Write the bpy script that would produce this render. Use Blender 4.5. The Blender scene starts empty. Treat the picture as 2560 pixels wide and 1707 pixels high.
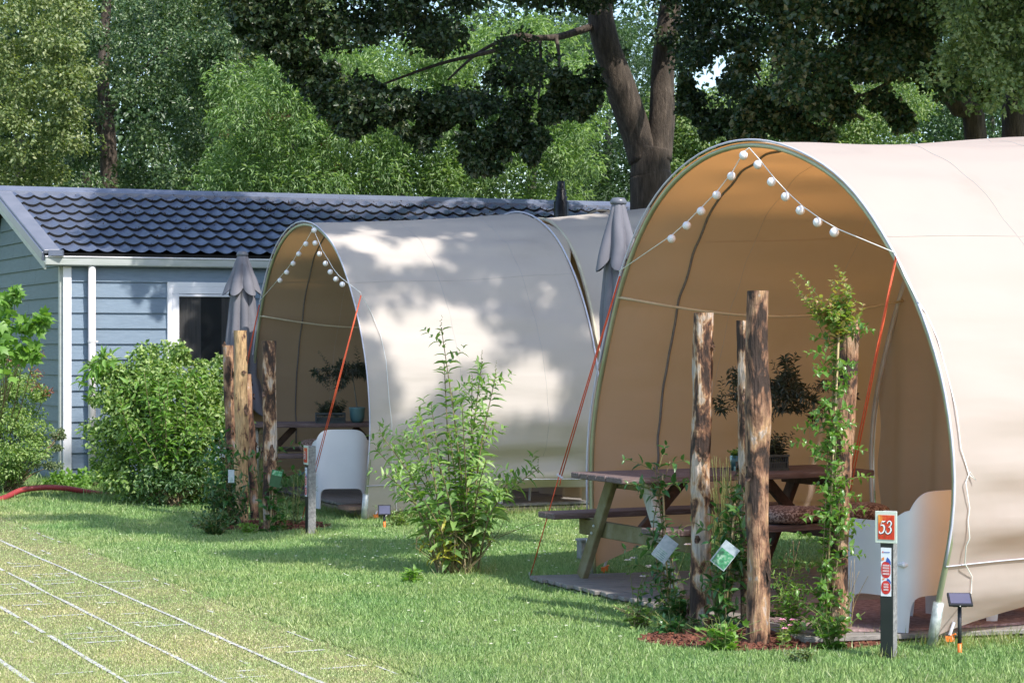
import bpy, math, random
import numpy as np
from mathutils import Vector, noise as mnoise
R = math.radians
random.seed(7); RS = np.random.RandomState(11)
S = bpy.context.scene
COL = S.collection

# ------------------------------------------------------------------ camera, sky, sun, exposure
CH = 1.65; FPX = 5000.0; HY = 870.0           # eye height, focal length (photo px), horizon row
cd = bpy.data.cameras.new('camera'); cam = bpy.data.objects.new('camera', cd); COL.objects.link(cam)
cam.location = (0, 0, CH); cam.rotation_euler = (R(90), 0, 0)
cd.sensor_width = 36.0; cd.lens = FPX / 2560 * 36.0; cd.shift_y = (HY - 853.5) / 2560
cd.clip_start = 0.1; cd.clip_end = 2000
cd.dof.use_dof = True; cd.dof.focus_distance = 13.5; cd.dof.aperture_fstop = 18.0
S.camera = cam
SUN_EL = R(48); SUN = Vector((0.67, -0.74, 0)).normalized() * math.cos(SUN_EL); SUN.z = math.sin(SUN_EL)
W = bpy.data.worlds.new('World'); S.world = W; W.use_nodes = True
nt = W.node_tree; bg = nt.nodes['Background']
sk = nt.nodes.new('ShaderNodeTexSky'); sk.sky_type = 'NISHITA'; sk.sun_disc = False
sk.sun_elevation = SUN_EL; sk.sun_rotation = math.atan2(SUN.x, SUN.y)
nt.links.new(sk.outputs[0], bg.inputs[0]); bg.inputs[1].default_value = 0.15
sl = bpy.data.lights.new('sun', 'SUN'); sl.energy = 3.1; sl.angle = R(0.8); sl.color = (1.0, 0.94, 0.86)
so = bpy.data.objects.new('sun', sl); COL.objects.link(so)
so.rotation_euler = SUN.to_track_quat('Z', 'Y').to_euler(); so.location = SUN * 30
S.view_settings.view_transform = 'Standard'; S.view_settings.look = 'None'
S.view_settings.gamma = 1.0; S.view_settings.exposure = 1.0
S.render.engine = 'CYCLES'
S.cycles.max_bounces = 8; S.cycles.transparent_max_bounces = 8

# ------------------------------------------------------------------ where a photo pixel lies in the place
def G(px, py, z=0.0):                       # pixel of a point at height z
    d = (CH - z) * FPX / (py - HY)
    return Vector(((px - 1280) / FPX * d, d, z))
def P(px, py, d):                           # pixel of a point at depth d
    return Vector(((px - 1280) / FPX * d, d, CH - (py - HY) / FPX * d))

# ------------------------------------------------------------------ object helpers
def mesh_np(name, V, F, ngon=None):
    me = bpy.data.meshes.new(name)
    V = np.asarray(V, dtype=np.float32).reshape(-1, 3)
    if isinstance(F, np.ndarray):
        n, k = F.shape
        me.vertices.add(len(V)); me.vertices.foreach_set('co', V.ravel())
        me.loops.add(n * k); me.loops.foreach_set('vertex_index', F.astype(np.int32).ravel())
        me.polygons.add(n)
        me.polygons.foreach_set('loop_start', np.arange(0, n * k, k, dtype=np.int32))
        me.update(calc_edges=True)
    else:
        me.from_pydata([tuple(map(float, v)) for v in V], [], [tuple(f) for f in F])
    return me
def link(name, me, m=None, parent=None, smooth=False, world=False):
    o = bpy.data.objects.new(name, me); COL.objects.link(o)
    if m is not None:
        for mm in (m if isinstance(m, (list, tuple)) else [m]): me.materials.append(mm)
    if smooth: me.shade_smooth()
    if parent is not None:
        o.parent = parent
        if world:                            # mesh given in world coordinates: shift under the parent
            t = parent
            off = Vector((0, 0, 0))
            while t is not None: off += t.location; t = t.parent
            o.location = -off
    return o
def tag(o, label=None, cat=None, group=None, kind=None):
    if label: o['label'] = label
    if cat: o['category'] = cat
    if group: o['group'] = group
    if kind: o['kind'] = kind
    return o
def thing(name, label, cat, loc=(0, 0, 0), rz=0, group=None):
    o = bpy.data.objects.new(name, None); COL.objects.link(o)
    o.location = loc; o.rotation_euler = (0, 0, rz); o.empty_display_size = .2
    return tag(o, label, cat, group)
def copy_tree(o, parent=None):
    kids = list(o.children)
    c = o.copy(); COL.objects.link(c)
    if parent is not None: c.parent = parent
    for k in kids: copy_tree(k, c)
    return c
class MB:
    """collects shapes; build() links them as one mesh object"""
    def __init__(s): s.v = []; s.f = []; s.mi = []
    def add(s, V, F, mi=0):
        n = len(s.v); s.v += [tuple(v) for v in V]; s.f += [tuple(i + n for i in f) for f in F]; s.mi += [mi] * len(F); return s
    def box(s, c, sz, rot=None, mi=0, bev=0.0):
        x, y, z = [a / 2 for a in sz]
        if bev <= 0:
            V = [Vector((i * x, j * y, k * z)) for i in (-1, 1) for j in (-1, 1) for k in (-1, 1)]
            F = [(0, 1, 3, 2), (4, 6, 7, 5), (0, 4, 5, 1), (2, 3, 7, 6), (0, 2, 6, 4), (1, 5, 7, 3)]
        else:                                 # chamfered box
            b = min(bev, x * .8, y * .8, z * .8); V = []; idx = {}
            for i in (-1, 1):
                for j in (-1, 1):
                    for k in (-1, 1):
                        for ax in range(3):
                            p = [i * (x - b), j * (y - b), k * (z - b)]
                            p[ax] = (i, j, k)[ax] * (x, y, z)[ax]
                            idx[(i, j, k, ax)] = len(V); V.append(Vector(p))
            F = []
            for ax in range(3):
                o1, o2 = [a for a in range(3) if a != ax]
                for sg in (-1, 1):
                    q = []
                    for a, bb in ((-1, -1), (1, -1), (1, 1), (-1, 1)):
                        t = [0, 0, 0]; t[ax] = sg; t[o1] = a; t[o2] = bb
                        q.append(idx[(t[0], t[1], t[2], ax)])
                    F.append(q if (sg == 1) == (ax != 1) else q[::-1])
            for ax in range(3):
                o1, o2 = [a for a in range(3) if a != ax]
                for a in (-1, 1):
                    for bb in (-1, 1):
                        q = []
                        for sg in (-1, 1):
                            t = [0, 0, 0]; t[ax] = sg; t[o1] = a; t[o2] = bb
                            q.append((idx[tuple(t) + (o1,)], idx[tuple(t) + (o2,)]))
                        F.append([q[0][0], q[1][0], q[1][1], q[0][1]])
            for i in (-1, 1):
                for j in (-1, 1):
                    for k in (-1, 1): F.append([idx[(i, j, k, 0)], idx[(i, j, k, 1)], idx[(i, j, k, 2)]])
        if rot is not None: V = [rot @ v for v in V]
        c = Vector(c); return s.add([v + c for v in V], F, mi)
    def beam(s, a, b, w, h, up=(0, 0, 1), mi=0, bev=0.004):
        a = Vector(a); b = Vector(b); d = b - a; L = d.length; x = d.normalized()
        y = Vector(up).cross(x); y = y.normalized() if y.length > 1e-6 else Vector((0, 1, 0)); z = x.cross(y)
        from mathutils import Matrix
        M = Matrix((x, y, z)).transposed()
        return s.box((a + b) / 2, (L, w, h), M, mi, bev)
    def tube(s, pts, r, n=8, cap=True, mi=0):
        pts = [Vector(p) for p in pts]; rr = r if hasattr(r, '__len__') else [r] * len(pts)
        V = []; t0 = None; u = None
        for i, p in enumerate(pts):
            t = (pts[min(i + 1, len(pts) - 1)] - pts[max(i - 1, 0)])
            t = t.normalized() if t.length > 1e-9 else Vector((0, 0, 1))
            if u is None:
                u = t.cross(Vector((0, 0, 1)));
                if u.length < .1: u = t.cross(Vector((1, 0, 0)))
                u.normalize()
            u = (u - t * u.dot(t)).normalized(); v = t.cross(u)
            for k in range(n):
                a = 2 * math.pi * k / n; V.append(p + (u * math.cos(a) + v * math.sin(a)) * rr[i])
        F = [(i * n + k, i * n + (k + 1) % n, (i + 1) * n + (k + 1) % n, (i + 1) * n + k) for i in range(len(pts) - 1) for k in range(n)]
        if cap: F += [tuple(range(n))[::-1], tuple((len(pts) - 1) * n + k for k in range(n))]
        return s.add(V, F, mi)
    def lathe(s, prof, n=24, c=(0, 0, 0), mi=0):
        c = Vector(c); V = [c + Vector((r * math.cos(2 * math.pi * k / n), r * math.sin(2 * math.pi * k / n), z)) for r, z in prof for k in range(n)]
        F = [(i * n + k, i * n + (k + 1) % n, (i + 1) * n + (k + 1) % n, (i + 1) * n + k) for i in range(len(prof) - 1) for k in range(n)]
        return s.add(V, F, mi)
    def ball(s, c, r, n=14, m=9, sc=(1, 1, 1), mi=0):
        c = Vector(c); V = []
        for i in range(m + 1):
            a = math.pi * i / m
            for k in range(n):
                b = 2 * math.pi * k / n
                V.append(c + Vector((math.sin(a) * math.cos(b) * sc[0], math.sin(a) * math.sin(b) * sc[1], math.cos(a) * sc[2])) * r)
        F = [(i * n + k, (i + 1) * n + k, (i + 1) * n + (k + 1) % n, i * n + (k + 1) % n) for i in range(m) for k in range(n)]
        return s.add(V, F, mi)
    def build(s, name, m, parent=None, smooth=False, world=False):
        me = mesh_np(name, s.v, s.f)
        o = link(name, me, m, parent, smooth, world)
        if isinstance(m, (list, tuple)): me.polygons.foreach_set('material_index', s.mi)
        return o
def grid_faces(nu, nv):                        # vertex (i,j) = i*nv+j
    i, j = np.meshgrid(np.arange(nu - 1), np.arange(nv - 1), indexing='ij')
    a = (i * nv + j).ravel(); return np.stack([a, a + nv, a + nv + 1, a + 1], 1)

def curve(pts, n=14):
    pts = [Vector(p) for p in pts]
    if len(pts) == 2: return [pts[0].lerp(pts[1], i / (n - 1)) for i in range(n)]
    out = []; m = len(pts) - 1
    for i in range(n):
        f = i / (n - 1) * m; k = min(int(f), m - 1); u = f - k
        p0 = pts[max(k - 1, 0)]; p1 = pts[k]; p2 = pts[k + 1]; p3 = pts[min(k + 2, m)]
        out.append(.5 * ((2 * p1) + (p2 - p0) * u + (2 * p0 - 5 * p1 + 4 * p2 - p3) * u * u + (3 * p1 - p0 - 3 * p2 + p3) * u ** 3))
    return out

# ------------------------------------------------------------------ materials
def newmat(name):
    m = bpy.data.materials.new(name); m.use_nodes = True
    N = m.node_tree.nodes; L = m.node_tree.links; return m, N, L, N['Principled BSDF']
def vary(N, L, stops, scale=5, detail=5, vec=None, mapping=None, typ='noise', rough=.6):
    """colour ramp over noise in object space; returns (colour socket, fac socket)"""
    tc = N.new('ShaderNodeTexCoord'); src = tc.outputs['Object']
    if mapping:
        mp = N.new('ShaderNodeMapping'); mp.inputs['Scale'].default_value = mapping; L.new(src, mp.inputs[0]); src = mp.outputs[0]
    if typ == 'noise':
        t = N.new('ShaderNodeTexNoise'); t.inputs['Scale'].default_value = scale; t.inputs['Detail'].default_value = detail; t.inputs['Roughness'].default_value = rough
    else:
        t = N.new('ShaderNodeTexVoronoi'); t.inputs['Scale'].default_value = scale
    L.new(src, t.inputs['Vector'])
    r = N.new('ShaderNodeValToRGB'); e = r.color_ramp.elements
    while len(e) < len(stops): e.new(.5)
    for q, (p, c) in zip(e, stops): q.position = p; q.color = (*c, 1)
    L.new(t.outputs[0], r.inputs[0]); return r.outputs[0], t.outputs[0]
def mat(name, c1, c2=None, scale=6, rough=.6, bump=0, bscale=40, metal=0, mapping=None, detail=5, lo=.35, hi=.65, spec=None, stops=None, bmap=None):
    m, N, L, B = newmat(name)
    B.inputs['Roughness'].default_value = rough; B.inputs['Metallic'].default_value = metal
    if spec is not None: B.inputs['Specular IOR Level'].default_value = spec
    if c2 is None and stops is None: B.inputs['Base Color'].default_value = (*c1, 1)
    else:
        c, f = vary(N, L, stops or [(lo, c1), (hi, c2)], scale, detail, mapping=mapping); L.new(c, B.inputs['Base Color'])
    if bump:
        c, f = vary(N, L, [(0, (0, 0, 0)), (1, (1, 1, 1))], bscale, 4, mapping=bmap or mapping)
        b = N.new('ShaderNodeBump'); b.inputs['Strength'].default_value = bump; b.inputs['Distance'].default_value = .02
        L.new(f, b.inputs['Height']); L.new(b.outputs[0], B.inputs['Normal'])
    return m
def leafmat(name, cols, trans=.35, rough=.45, tcol=None, spec=.55, gain=1.25):
    """cols: list of colours; each leaf takes one by chance"""
    m, N, L, B = newmat(name)
    g = N.new('ShaderNodeNewGeometry'); r = N.new('ShaderNodeValToRGB'); e = r.color_ramp.elements
    while len(e) < len(cols): e.new(.5)
    for i, c in enumerate(cols): e[i].position = i / max(1, len(cols) - 1); e[i].color = (*c, 1)
    L.new(g.outputs['Random Per Island'], r.inputs[0]); L.new(r.outputs[0], B.inputs['Base Color'])
    B.inputs['Roughness'].default_value = rough; B.inputs['Specular IOR Level'].default_value = spec
    t = N.new('ShaderNodeBsdfTranslucent'); mx = N.new('ShaderNodeMixShader'); mul = N.new('ShaderNodeMixRGB'); mul.blend_type = 'MULTIPLY'
    mul.inputs[0].default_value = 1; mul.inputs[2].default_value = (gain * 1.15, gain * 1.2, gain * .45, 1)
    L.new(r.outputs[0], mul.inputs[1]); L.new(mul.outputs[0], t.inputs[0])
    mx.inputs[0].default_value = trans; L.new(B.outputs[0], mx.inputs[1]); L.new(t.outputs[0], mx.inputs[2])
    L.new(mx.outputs[0], N['Material Output'].inputs[0]); return m
def canvas(name, out, ins, tr, tf=.28, weave=True):
    m, N, L, B = newmat(name); N.remove(B)
    g = N.new('ShaderNodeNewGeometry'); d = N.new('ShaderNodeBsdfDiffuse'); t = N.new('ShaderNodeBsdfTranslucent')
    nz, f = vary(N, L, [(.25, (.86, .85, .84)), (.45, (.97, .97, .97)), (.7, (1, 1, 1))], 1.3, 8)
    mc = N.new('ShaderNodeMixRGB'); mc.inputs[1].default_value = (*out, 1); mc.inputs[2].default_value = (*ins, 1)
    L.new(g.outputs['Backfacing'], mc.inputs[0])
    mm = N.new('ShaderNodeMixRGB'); mm.blend_type = 'MULTIPLY'; mm.inputs[0].default_value = 1
    L.new(mc.outputs[0], mm.inputs[1]); L.new(nz, mm.inputs[2]); L.new(mm.outputs[0], d.inputs[0])
    t.inputs[0].default_value = (*tr, 1)
    _, bf = vary(N, L, [(0, (0, 0, 0)), (1, (1, 1, 1))], 2.6, 2, mapping=(.6, .6, 2.2), rough=.4)
    b = N.new('ShaderNodeBump'); b.inputs['Strength'].default_value = .5; b.inputs['Distance'].default_value = .035
    L.new(bf, b.inputs['Height']); L.new(b.outputs[0], d.inputs['Normal'])
    mx = N.new('ShaderNodeMixShader'); mx.inputs[0].default_value = tf
    L.new(d.outputs[0], mx.inputs[1]); L.new(t.outputs[0], mx.inputs[2]); L.new(mx.outputs[0], N['Material Output'].inputs[0])
    return m
M = {}
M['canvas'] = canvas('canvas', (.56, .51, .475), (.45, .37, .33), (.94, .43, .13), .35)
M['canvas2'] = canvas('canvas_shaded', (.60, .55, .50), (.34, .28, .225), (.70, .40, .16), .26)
M['curtain'] = canvas('curtain', (.44, .37, .29), (.44, .37, .29), (.5, .36, .2), .25)
M['pole'] = mat('pole_green', (.30, .33, .20), (.42, .44, .30), 3, .35, metal=.4)
M['alu'] = mat('aluminium', (.55, .57, .58), (.70, .71, .72), 4, .4, metal=.6)
M['galv'] = mat('galvanised', (.36, .40, .38), (.60, .63, .60), 25, .45, bump=.1, metal=.5)
M['tape'] = mat('edge_tape', (.62, .62, .70), (.52, .52, .62), 4, .6)
M['bar'] = mat('bar', (.62, .58, .44), (.5, .46, .34), 4, .5)
M['white'] = mat('white_plastic', (.72, .74, .80), (.66, .68, .75), 2, .35, spec=.4)
M['globe'] = mat('globe', (.85, .85, .88), (.78, .78, .8), 30, .55)
M['cord'] = mat('cord', (.85, .83, .78), rough=.6)
M['rope'] = mat('orange_rope', (.62, .10, .03), (.52, .07, .02), 60, .6)
M['orange'] = mat('orange_plastic', (.85, .2, .03), rough=.4)
M['black'] = mat('black_plastic', (.02, .02, .024), rough=.4)
M['panel'] = mat('solar_panel', (.10, .10, .16), rough=.15)
M['wood'] = mat('grey_wood', (.17, .13, .13), (.30, .24, .24), 7, .75, bump=.5, bscale=12, mapping=(1, 14, 14))
M['woodtop'] = mat('weathered_top', stops=[(.3, (.085, .058, .055)), (.55, (.155, .112, .108)), (.75, (.27, .235, .235))], c1=None, scale=6, rough=.7, bump=.5, bscale=12, mapping=(1, 12, 12))
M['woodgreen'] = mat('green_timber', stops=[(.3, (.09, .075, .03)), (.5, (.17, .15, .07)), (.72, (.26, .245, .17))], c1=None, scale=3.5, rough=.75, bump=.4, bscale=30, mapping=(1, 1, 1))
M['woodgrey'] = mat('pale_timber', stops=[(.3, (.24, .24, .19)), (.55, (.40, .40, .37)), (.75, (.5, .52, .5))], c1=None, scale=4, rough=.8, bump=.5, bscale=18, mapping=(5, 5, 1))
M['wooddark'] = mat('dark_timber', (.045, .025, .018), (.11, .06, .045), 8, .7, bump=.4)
M['deck'] = mat('deck_boards', (.16, .15, .14), (.30, .28, .26), 5, .8, bump=.4, bscale=10, mapping=(1, 10, 10))
M['deckside'] = mat('deck_edge', (.20, .16, .11), (.36, .30, .22), 8, .85, bump=.4)
M['rug'] = mat('rug', (.17, .10, .10), (.34, .24, .24), 26, .95, bump=.6, bscale=80)
M['mat'] = mat('coir', (.20, .13, .09), (.30, .2, .14), 60, .95, bump=.6, bscale=120)
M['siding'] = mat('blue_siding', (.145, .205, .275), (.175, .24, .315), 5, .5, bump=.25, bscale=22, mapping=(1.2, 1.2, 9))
M['siding2'] = mat('blue_green_siding_shaded', (.085, .13, .145), (.105, .155, .17), 4, .6, bump=.25, bscale=22, mapping=(1.2, 1.2, 9))  # shade on the gable side is put into this darker tone
M['trim'] = mat('white_trim', (.78, .78, .82), (.70, .70, .74), 3, .5)
M['gutter'] = mat('gutter', (.40, .42, .41), (.33, .36, .33), 3, .5, mapping=(1, 1, 6))
M['gutterlip'] = mat('gutter_lip', (.78, .77, .8), rough=.35)
M['pipe'] = mat('pipe_white', (.62, .58, .58), (.74, .72, .72), 3, .35)
M['rooftile'] = mat('roof_tile', (.09, .108, .165), (.125, .148, .215), 3, .33, bump=.08, bscale=30, spec=.7)
M['ridge'] = mat('roof_ridge', (.12, .14, .20), (.16, .18, .24), 2, .4, spec=.6)
M['verge'] = mat('roof_verge', (.15, .165, .21), (.20, .21, .26), 2, .45, spec=.5)
M['dark'] = mat('dark_gap_shade', (.008, .008, .008), rough=.9)
M['litter'] = mat('leaf_litter', (.10, .055, .03), (.04, .03, .02), 50, .9)
M['curt2'] = mat('window_curtain', (.22, .20, .19), (.14, .13, .13), 6, .8, mapping=(14, 14, .4))
M['umb'] = mat('parasol_grey', (.165, .165, .19), (.14, .14, .165), 6, .75, bump=.1, bscale=60)
M['umbd'] = mat('parasol_dark', (.10, .105, .13), rough=.7)
M['cap'] = mat('parasol_cap', (.13, .14, .17), rough=.35)
M['bark'] = mat('maple_bark', stops=[(.3, (.035, .026, .02)), (.55, (.085, .065, .05)), (.75, (.16, .125, .10))], c1=None, scale=4, rough=.9, bump=1.0, bscale=14, mapping=(6, 6, 1), detail=8)
M['barkg'] = mat('grey_bark', (.10, .10, .08), (.22, .22, .18), 5, .9, bump=.6, bscale=12, mapping=(5, 5, 1))
M['stem'] = mat('woody_stem', (.16, .11, .06), (.26, .22, .12), 20, .8)
M['gstem'] = mat('green_stem', (.14, .18, .05), (.22, .22, .08), 20, .7)
M['bamboo'] = mat('bamboo', (.42, .33, .18), (.34, .25, .12), 30, .6)
M['chips'] = mat('bark_chips', stops=[(.25, (.03, .014, .01)), (.5, (.15, .05, .028)), (.75, (.30, .12, .07))], c1=None, scale=22, rough=.9, bump=.6, bscale=60)
M['soil'] = mat('soil', (.03, .018, .012), (.09, .04, .026), 30, .95, bump=1, bscale=50)
M['hose'] = mat('red_hose', (.36, .05, .055), (.28, .04, .045), 8, .4)
M['concrete'] = mat('paver_concrete', (.42, .42, .42), (.60, .60, .59), 30, .9, bump=.5, bscale=80)
M['conc2'] = mat('grey_block', (.22, .23, .22), (.34, .34, .32), 20, .9, bump=.3)
M['sticker'] = mat('white_label', (.72, .76, .82), rough=.4)
M['red'] = mat('label_red', (.62, .035, .03), (.52, .03, .03), 20, .4)
M['blue'] = mat('label_blue', (.04, .09, .40), rough=.4)
M['lorange'] = mat('label_orange', (.75, .25, .08), rough=.4)
M['frameg'] = mat('sign_frame', (.50, .60, .52), (.62, .68, .60), 6, .3)
M['tulip'] = mat('tulip_photo', stops=[(.3, (.05, .12, .02)), (.42, (.55, .03, .015)), (.58, (.65, .07, .02)), (.72, (.8, .35, .05))], c1=None, scale=28, rough=.35, mapping=(1, 1, .45), detail=3)
M['postdark'] = mat('post_face', (.013, .018, .018), (.02, .024, .025), 6, .4)
M['postgrey'] = mat('post_side', (.16, .16, .165), (.29, .29, .285), 45, .8, bump=.4)
M['textwhite'] = mat('number_white', (.85, .85, .85), rough=.5)
M['textblk'] = mat('number_shadow', (.02, .02, .03), rough=.5)
M['tagw'] = mat('plant_tag', (.30, .38, .44), (.45, .52, .58), 30, .2)
M['tagg'] = mat('tag_photo', stops=[(.3, (.02, .10, .06)), (.5, (.05, .28, .13)), (.7, (.45, .6, .5))], c1=None, scale=30, rough=.2)
M['taggreen'] = mat('tag_green', (.015, .07, .035), (.02, .10, .05), 30, .2)
M['potteal'] = mat('teal_pot', stops=[(.35, (.42, .45, .45)), (.5, (.10, .22, .24)), (.8, (.05, .14, .16))], c1=None, scale=1, rough=.35)
M['potgreen'] = mat('pot_pattern', (.02, .07, .07), (.35, .55, .5), 14, .3, lo=.48, hi=.52, detail=1)
M['crate'] = mat('dark_crate', (.035, .05, .055), (.06, .08, .085), 20, .7)
M['cushion'] = mat('cushion_pattern', (.10, .055, .042), (.34, .25, .205), 60, .9, lo=.49, hi=.53, detail=2, bump=.2, bscale=30)
M['flue'] = mat('flue', (.015, .015, .017), rough=.35)
M['dark_under'] = M['dark']
M['seamc'] = mat('canvas_seam', (.50, .45, .42), (.46, .41, .38), 5, .9)
# window glass
m, N, L, B = newmat('window_glass'); B.inputs['Base Color'].default_value = (.02, .024, .026, 1); B.inputs['Roughness'].default_value = .03
B.inputs['Alpha'].default_value = .55; B.inputs['Specular IOR Level'].default_value = .6; M['glass'] = m
# leaves
LM = {}
LM['wood'] = leafmat('far_wood_leaves', [(.03, .07, .03), (.05, .10, .04), (.08, .14, .06)], .2)
LM['ash'] = leafmat('ash_leaves', [(.10, .19, .065), (.16, .28, .10), (.23, .36, .14), (.34, .46, .24)], .36, .4)
LM['oak'] = leafmat('oak_leaves', [(.03, .07, .028), (.055, .11, .042), (.10, .165, .066), (.18, .25, .12)], .25, .35)
LM['yel'] = leafmat('field_maple_leaves', [(.08, .13, .045), (.14, .20, .065), (.20, .26, .10), (.32, .36, .16)], .32)
LM['willow'] = leafmat('willow_leaves', [(.05, .11, .06), (.085, .16, .08), (.13, .21, .10)], .3)
LM['back'] = leafmat('far_leaves', [(.08, .15, .05), (.12, .21, .065), (.18, .27, .09), (.27, .34, .13)], .35)
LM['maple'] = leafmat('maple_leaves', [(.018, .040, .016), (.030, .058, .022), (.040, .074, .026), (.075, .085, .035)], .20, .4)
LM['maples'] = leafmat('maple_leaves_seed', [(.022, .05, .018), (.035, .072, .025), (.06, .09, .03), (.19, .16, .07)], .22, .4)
LM['bud'] = leafmat('buddleia_leaves', [(.14, .26, .08), (.20, .35, .10), (.27, .42, .13), (.37, .50, .22)], .38)
LM['budy'] = leafmat('buddleia_yellow_leaves', [(.50, .46, .08), (.38, .38, .08)], .35)
LM['hedge'] = leafmat('hedge_leaves', [(.08, .17, .04), (.16, .28, .07), (.27, .40, .11), (.44, .54, .24)], .38)
LM['hedged'] = leafmat('shrub_leaves', [(.04, .10, .035), (.07, .15, .05), (.11, .20, .07)], .3)
LM['greybush'] = leafmat('small_grey_leaves', [(.07, .12, .05), (.12, .18, .08), (.20, .27, .14), (.34, .40, .25)], .25)
LM['redtip'] = leafmat('red_tip', [(.20, .06, .04), (.30, .12, .08)], .3)
LM['vine'] = leafmat('vine_leaves', [(.12, .26, .04), (.17, .33, .06), (.24, .40, .11)], .4)
LM['clem'] = leafmat('climber_leaves', [(.03, .10, .025), (.05, .15, .04), (.09, .21, .06)], .3, .3, spec=.6)
LM['jas'] = leafmat('light_climber_leaves', [(.08, .20, .03), (.13, .27, .05), (.20, .34, .10)], .38, .3, spec=.6)
LM['jastip'] = leafmat('climber_tip_leaves', [(.16, .28, .06), (.26, .36, .09), (.38, .40, .13), (.44, .26, .13)], .4, .35)
LM['olive'] = leafmat('olive_leaves', [(.035, .05, .035), (.06, .08, .06), (.11, .14, .12)], .2)
LM['grassy'] = leafmat('long_grass', [(.12, .20, .04), (.25, .30, .10), (.42, .40, .2)], .35)
LM['petal'] = leafmat('petals', [(.62, .45, .68), (.78, .72, .84)], .4)
LM['pink'] = leafmat('pink_petals', [(.75, .25, .50), (.8, .4, .65)], .4)
LM['seed'] = leafmat('seed_bunch', [(.16, .06, .03), (.24, .10, .05)], .2)
LM['daisy'] = leafmat('daisy_petals', [(.85, .85, .82), (.8, .8, .8)], .3)

# ------------------------------------------------------------------ leaves
def unit(a): return a / np.maximum(np.linalg.norm(a, axis=-1, keepdims=True), 1e-9)
def leaf_arrays(Pp, D, Nn, L, Wd, shape='kite', droop=.25, fold=.25):
    """many leaves: base points, directions, normals, lengths, widths"""
    Pp = np.asarray(Pp, float); n = len(Pp); D = unit(np.asarray(D, float)); Nn = np.asarray(Nn, float)
    Sd = unit(np.cross(D, Nn)); Nn = np.cross(Sd, D); L = np.broadcast_to(L, n)[:, None]; Wd = np.broadcast_to(Wd, n)[:, None]
    if shape == 'kite':
        a = Pp; t = Pp + D * L - Nn * L * droop
        m = Pp + D * L * .45; l = m - Sd * Wd / 2 + Nn * Wd * fold; r = m + Sd * Wd / 2 + Nn * Wd * fold
        V = np.stack([a, l, t, r], 1); T = np.array([[0, 2, 1], [0, 3, 2]])
    elif shape == 'long':
        m1 = Pp + D * L * .3; m2 = Pp + D * L * .68 - Nn * L * droop * .45; t = Pp + D * L * .97 - Nn * L * droop
        f = Nn * Wd * fold
        V = np.stack([Pp, m1 - Sd * Wd * .5 + f, m1 + Sd * Wd * .5 + f, m2 - Sd * Wd * .38 + f, m2 + Sd * Wd * .38 + f, t, m1, m2], 1)
        T = np.array([[0, 6, 1], [0, 2, 6], [1, 6, 3], [6, 7, 3], [2, 4, 6], [6, 4, 7], [3, 7, 5], [7, 4, 5]])
    elif shape == 'lobed':                    # five-pointed leaf
        V = [Pp]
        for ang, ln in ((-1.9, .5), (-1.45, .42), (-1.0, .8), (-.55, .5), (0, 1.0), (.55, .5), (1.0, .8), (1.45, .42), (1.9, .5)):
            V.append(Pp + (D * (.35 + math.cos(ang) * ln * .62) + Sd * math.sin(ang) * ln * .62) * L - Nn * L * droop * ln * .4)
        c = Pp + D * L * .35 + Nn * L * .05
        V = np.stack(V + [c], 1); T = np.array([[0, 10, 1]] + [[i, 10, i + 1] for i in range(1, 9)] + [[9, 10, 0]])
    else:                                      # blade: one tapering strip with a bend
        m = Pp + D * L * .5; t = Pp + D * L * .92 - Nn * L * droop
        V = np.stack([Pp - Sd * Wd / 2, Pp + Sd * Wd / 2, m - Sd * Wd * .35 - Nn * L * droop * .3, m + Sd * Wd * .35 - Nn * L * droop * .3, t], 1)
        T = np.array([[0, 1, 3], [0, 3, 2], [2, 3, 4]])
    k = V.shape[1]
    F = (np.arange(n)[:, None, None] * k + T[None]).reshape(-1, 3)
    return V.reshape(-1, 3), F
def leaf_obj(name, arrs, m, parent=None, world=True):
    """arrs: list of (V,F,material index)"""
    Vs, Fs, Ms, o = [], [], [], 0
    for V, F, mi in arrs:
        Vs.append(V); Fs.append(F + o); o += len(V); Ms.append(np.full(len(F), mi, dtype=np.int32))
    me = mesh_np(name, np.concatenate(Vs), np.concatenate(Fs))
    ob = link(name, me, m, parent, False, world)
    if len(arrs) > 1 or isinstance(m, (list, tuple)): me.polygons.foreach_set('material_index', np.concatenate(Ms))
    return ob
def rdirs(n, up=0.0, rs=RS):
    d = rs.normal(size=(n, 3)); d[:, 2] += up; return unit(d)
def foliage(centres, radii, per, L, Wd, up=.6, shape='kite', droop=.3, rs=RS, flat=.7, outward=None):
    """leaves in clumps; more of them near each clump's skin"""
    centres = np.asarray(centres, float); n = len(centres) * per
    c = np.repeat(centres, per, 0); r = np.repeat(np.broadcast_to(radii, len(centres)), per)[:, None]
    d = rdirs(n, 0, rs); d[:, 2] *= flat
    p = c + d * r * (rs.rand(n, 1) ** .45)
    D = unit(d + rdirs(n, -.25, rs) * .9); Nn = unit(d * .6 + rdirs(n, up, rs) * .9 + np.array([0, -.25, up]))
    s = .7 + .6 * rs.rand(n)
    return leaf_arrays(p, D, Nn, L * s, Wd * s, shape, droop)

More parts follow.
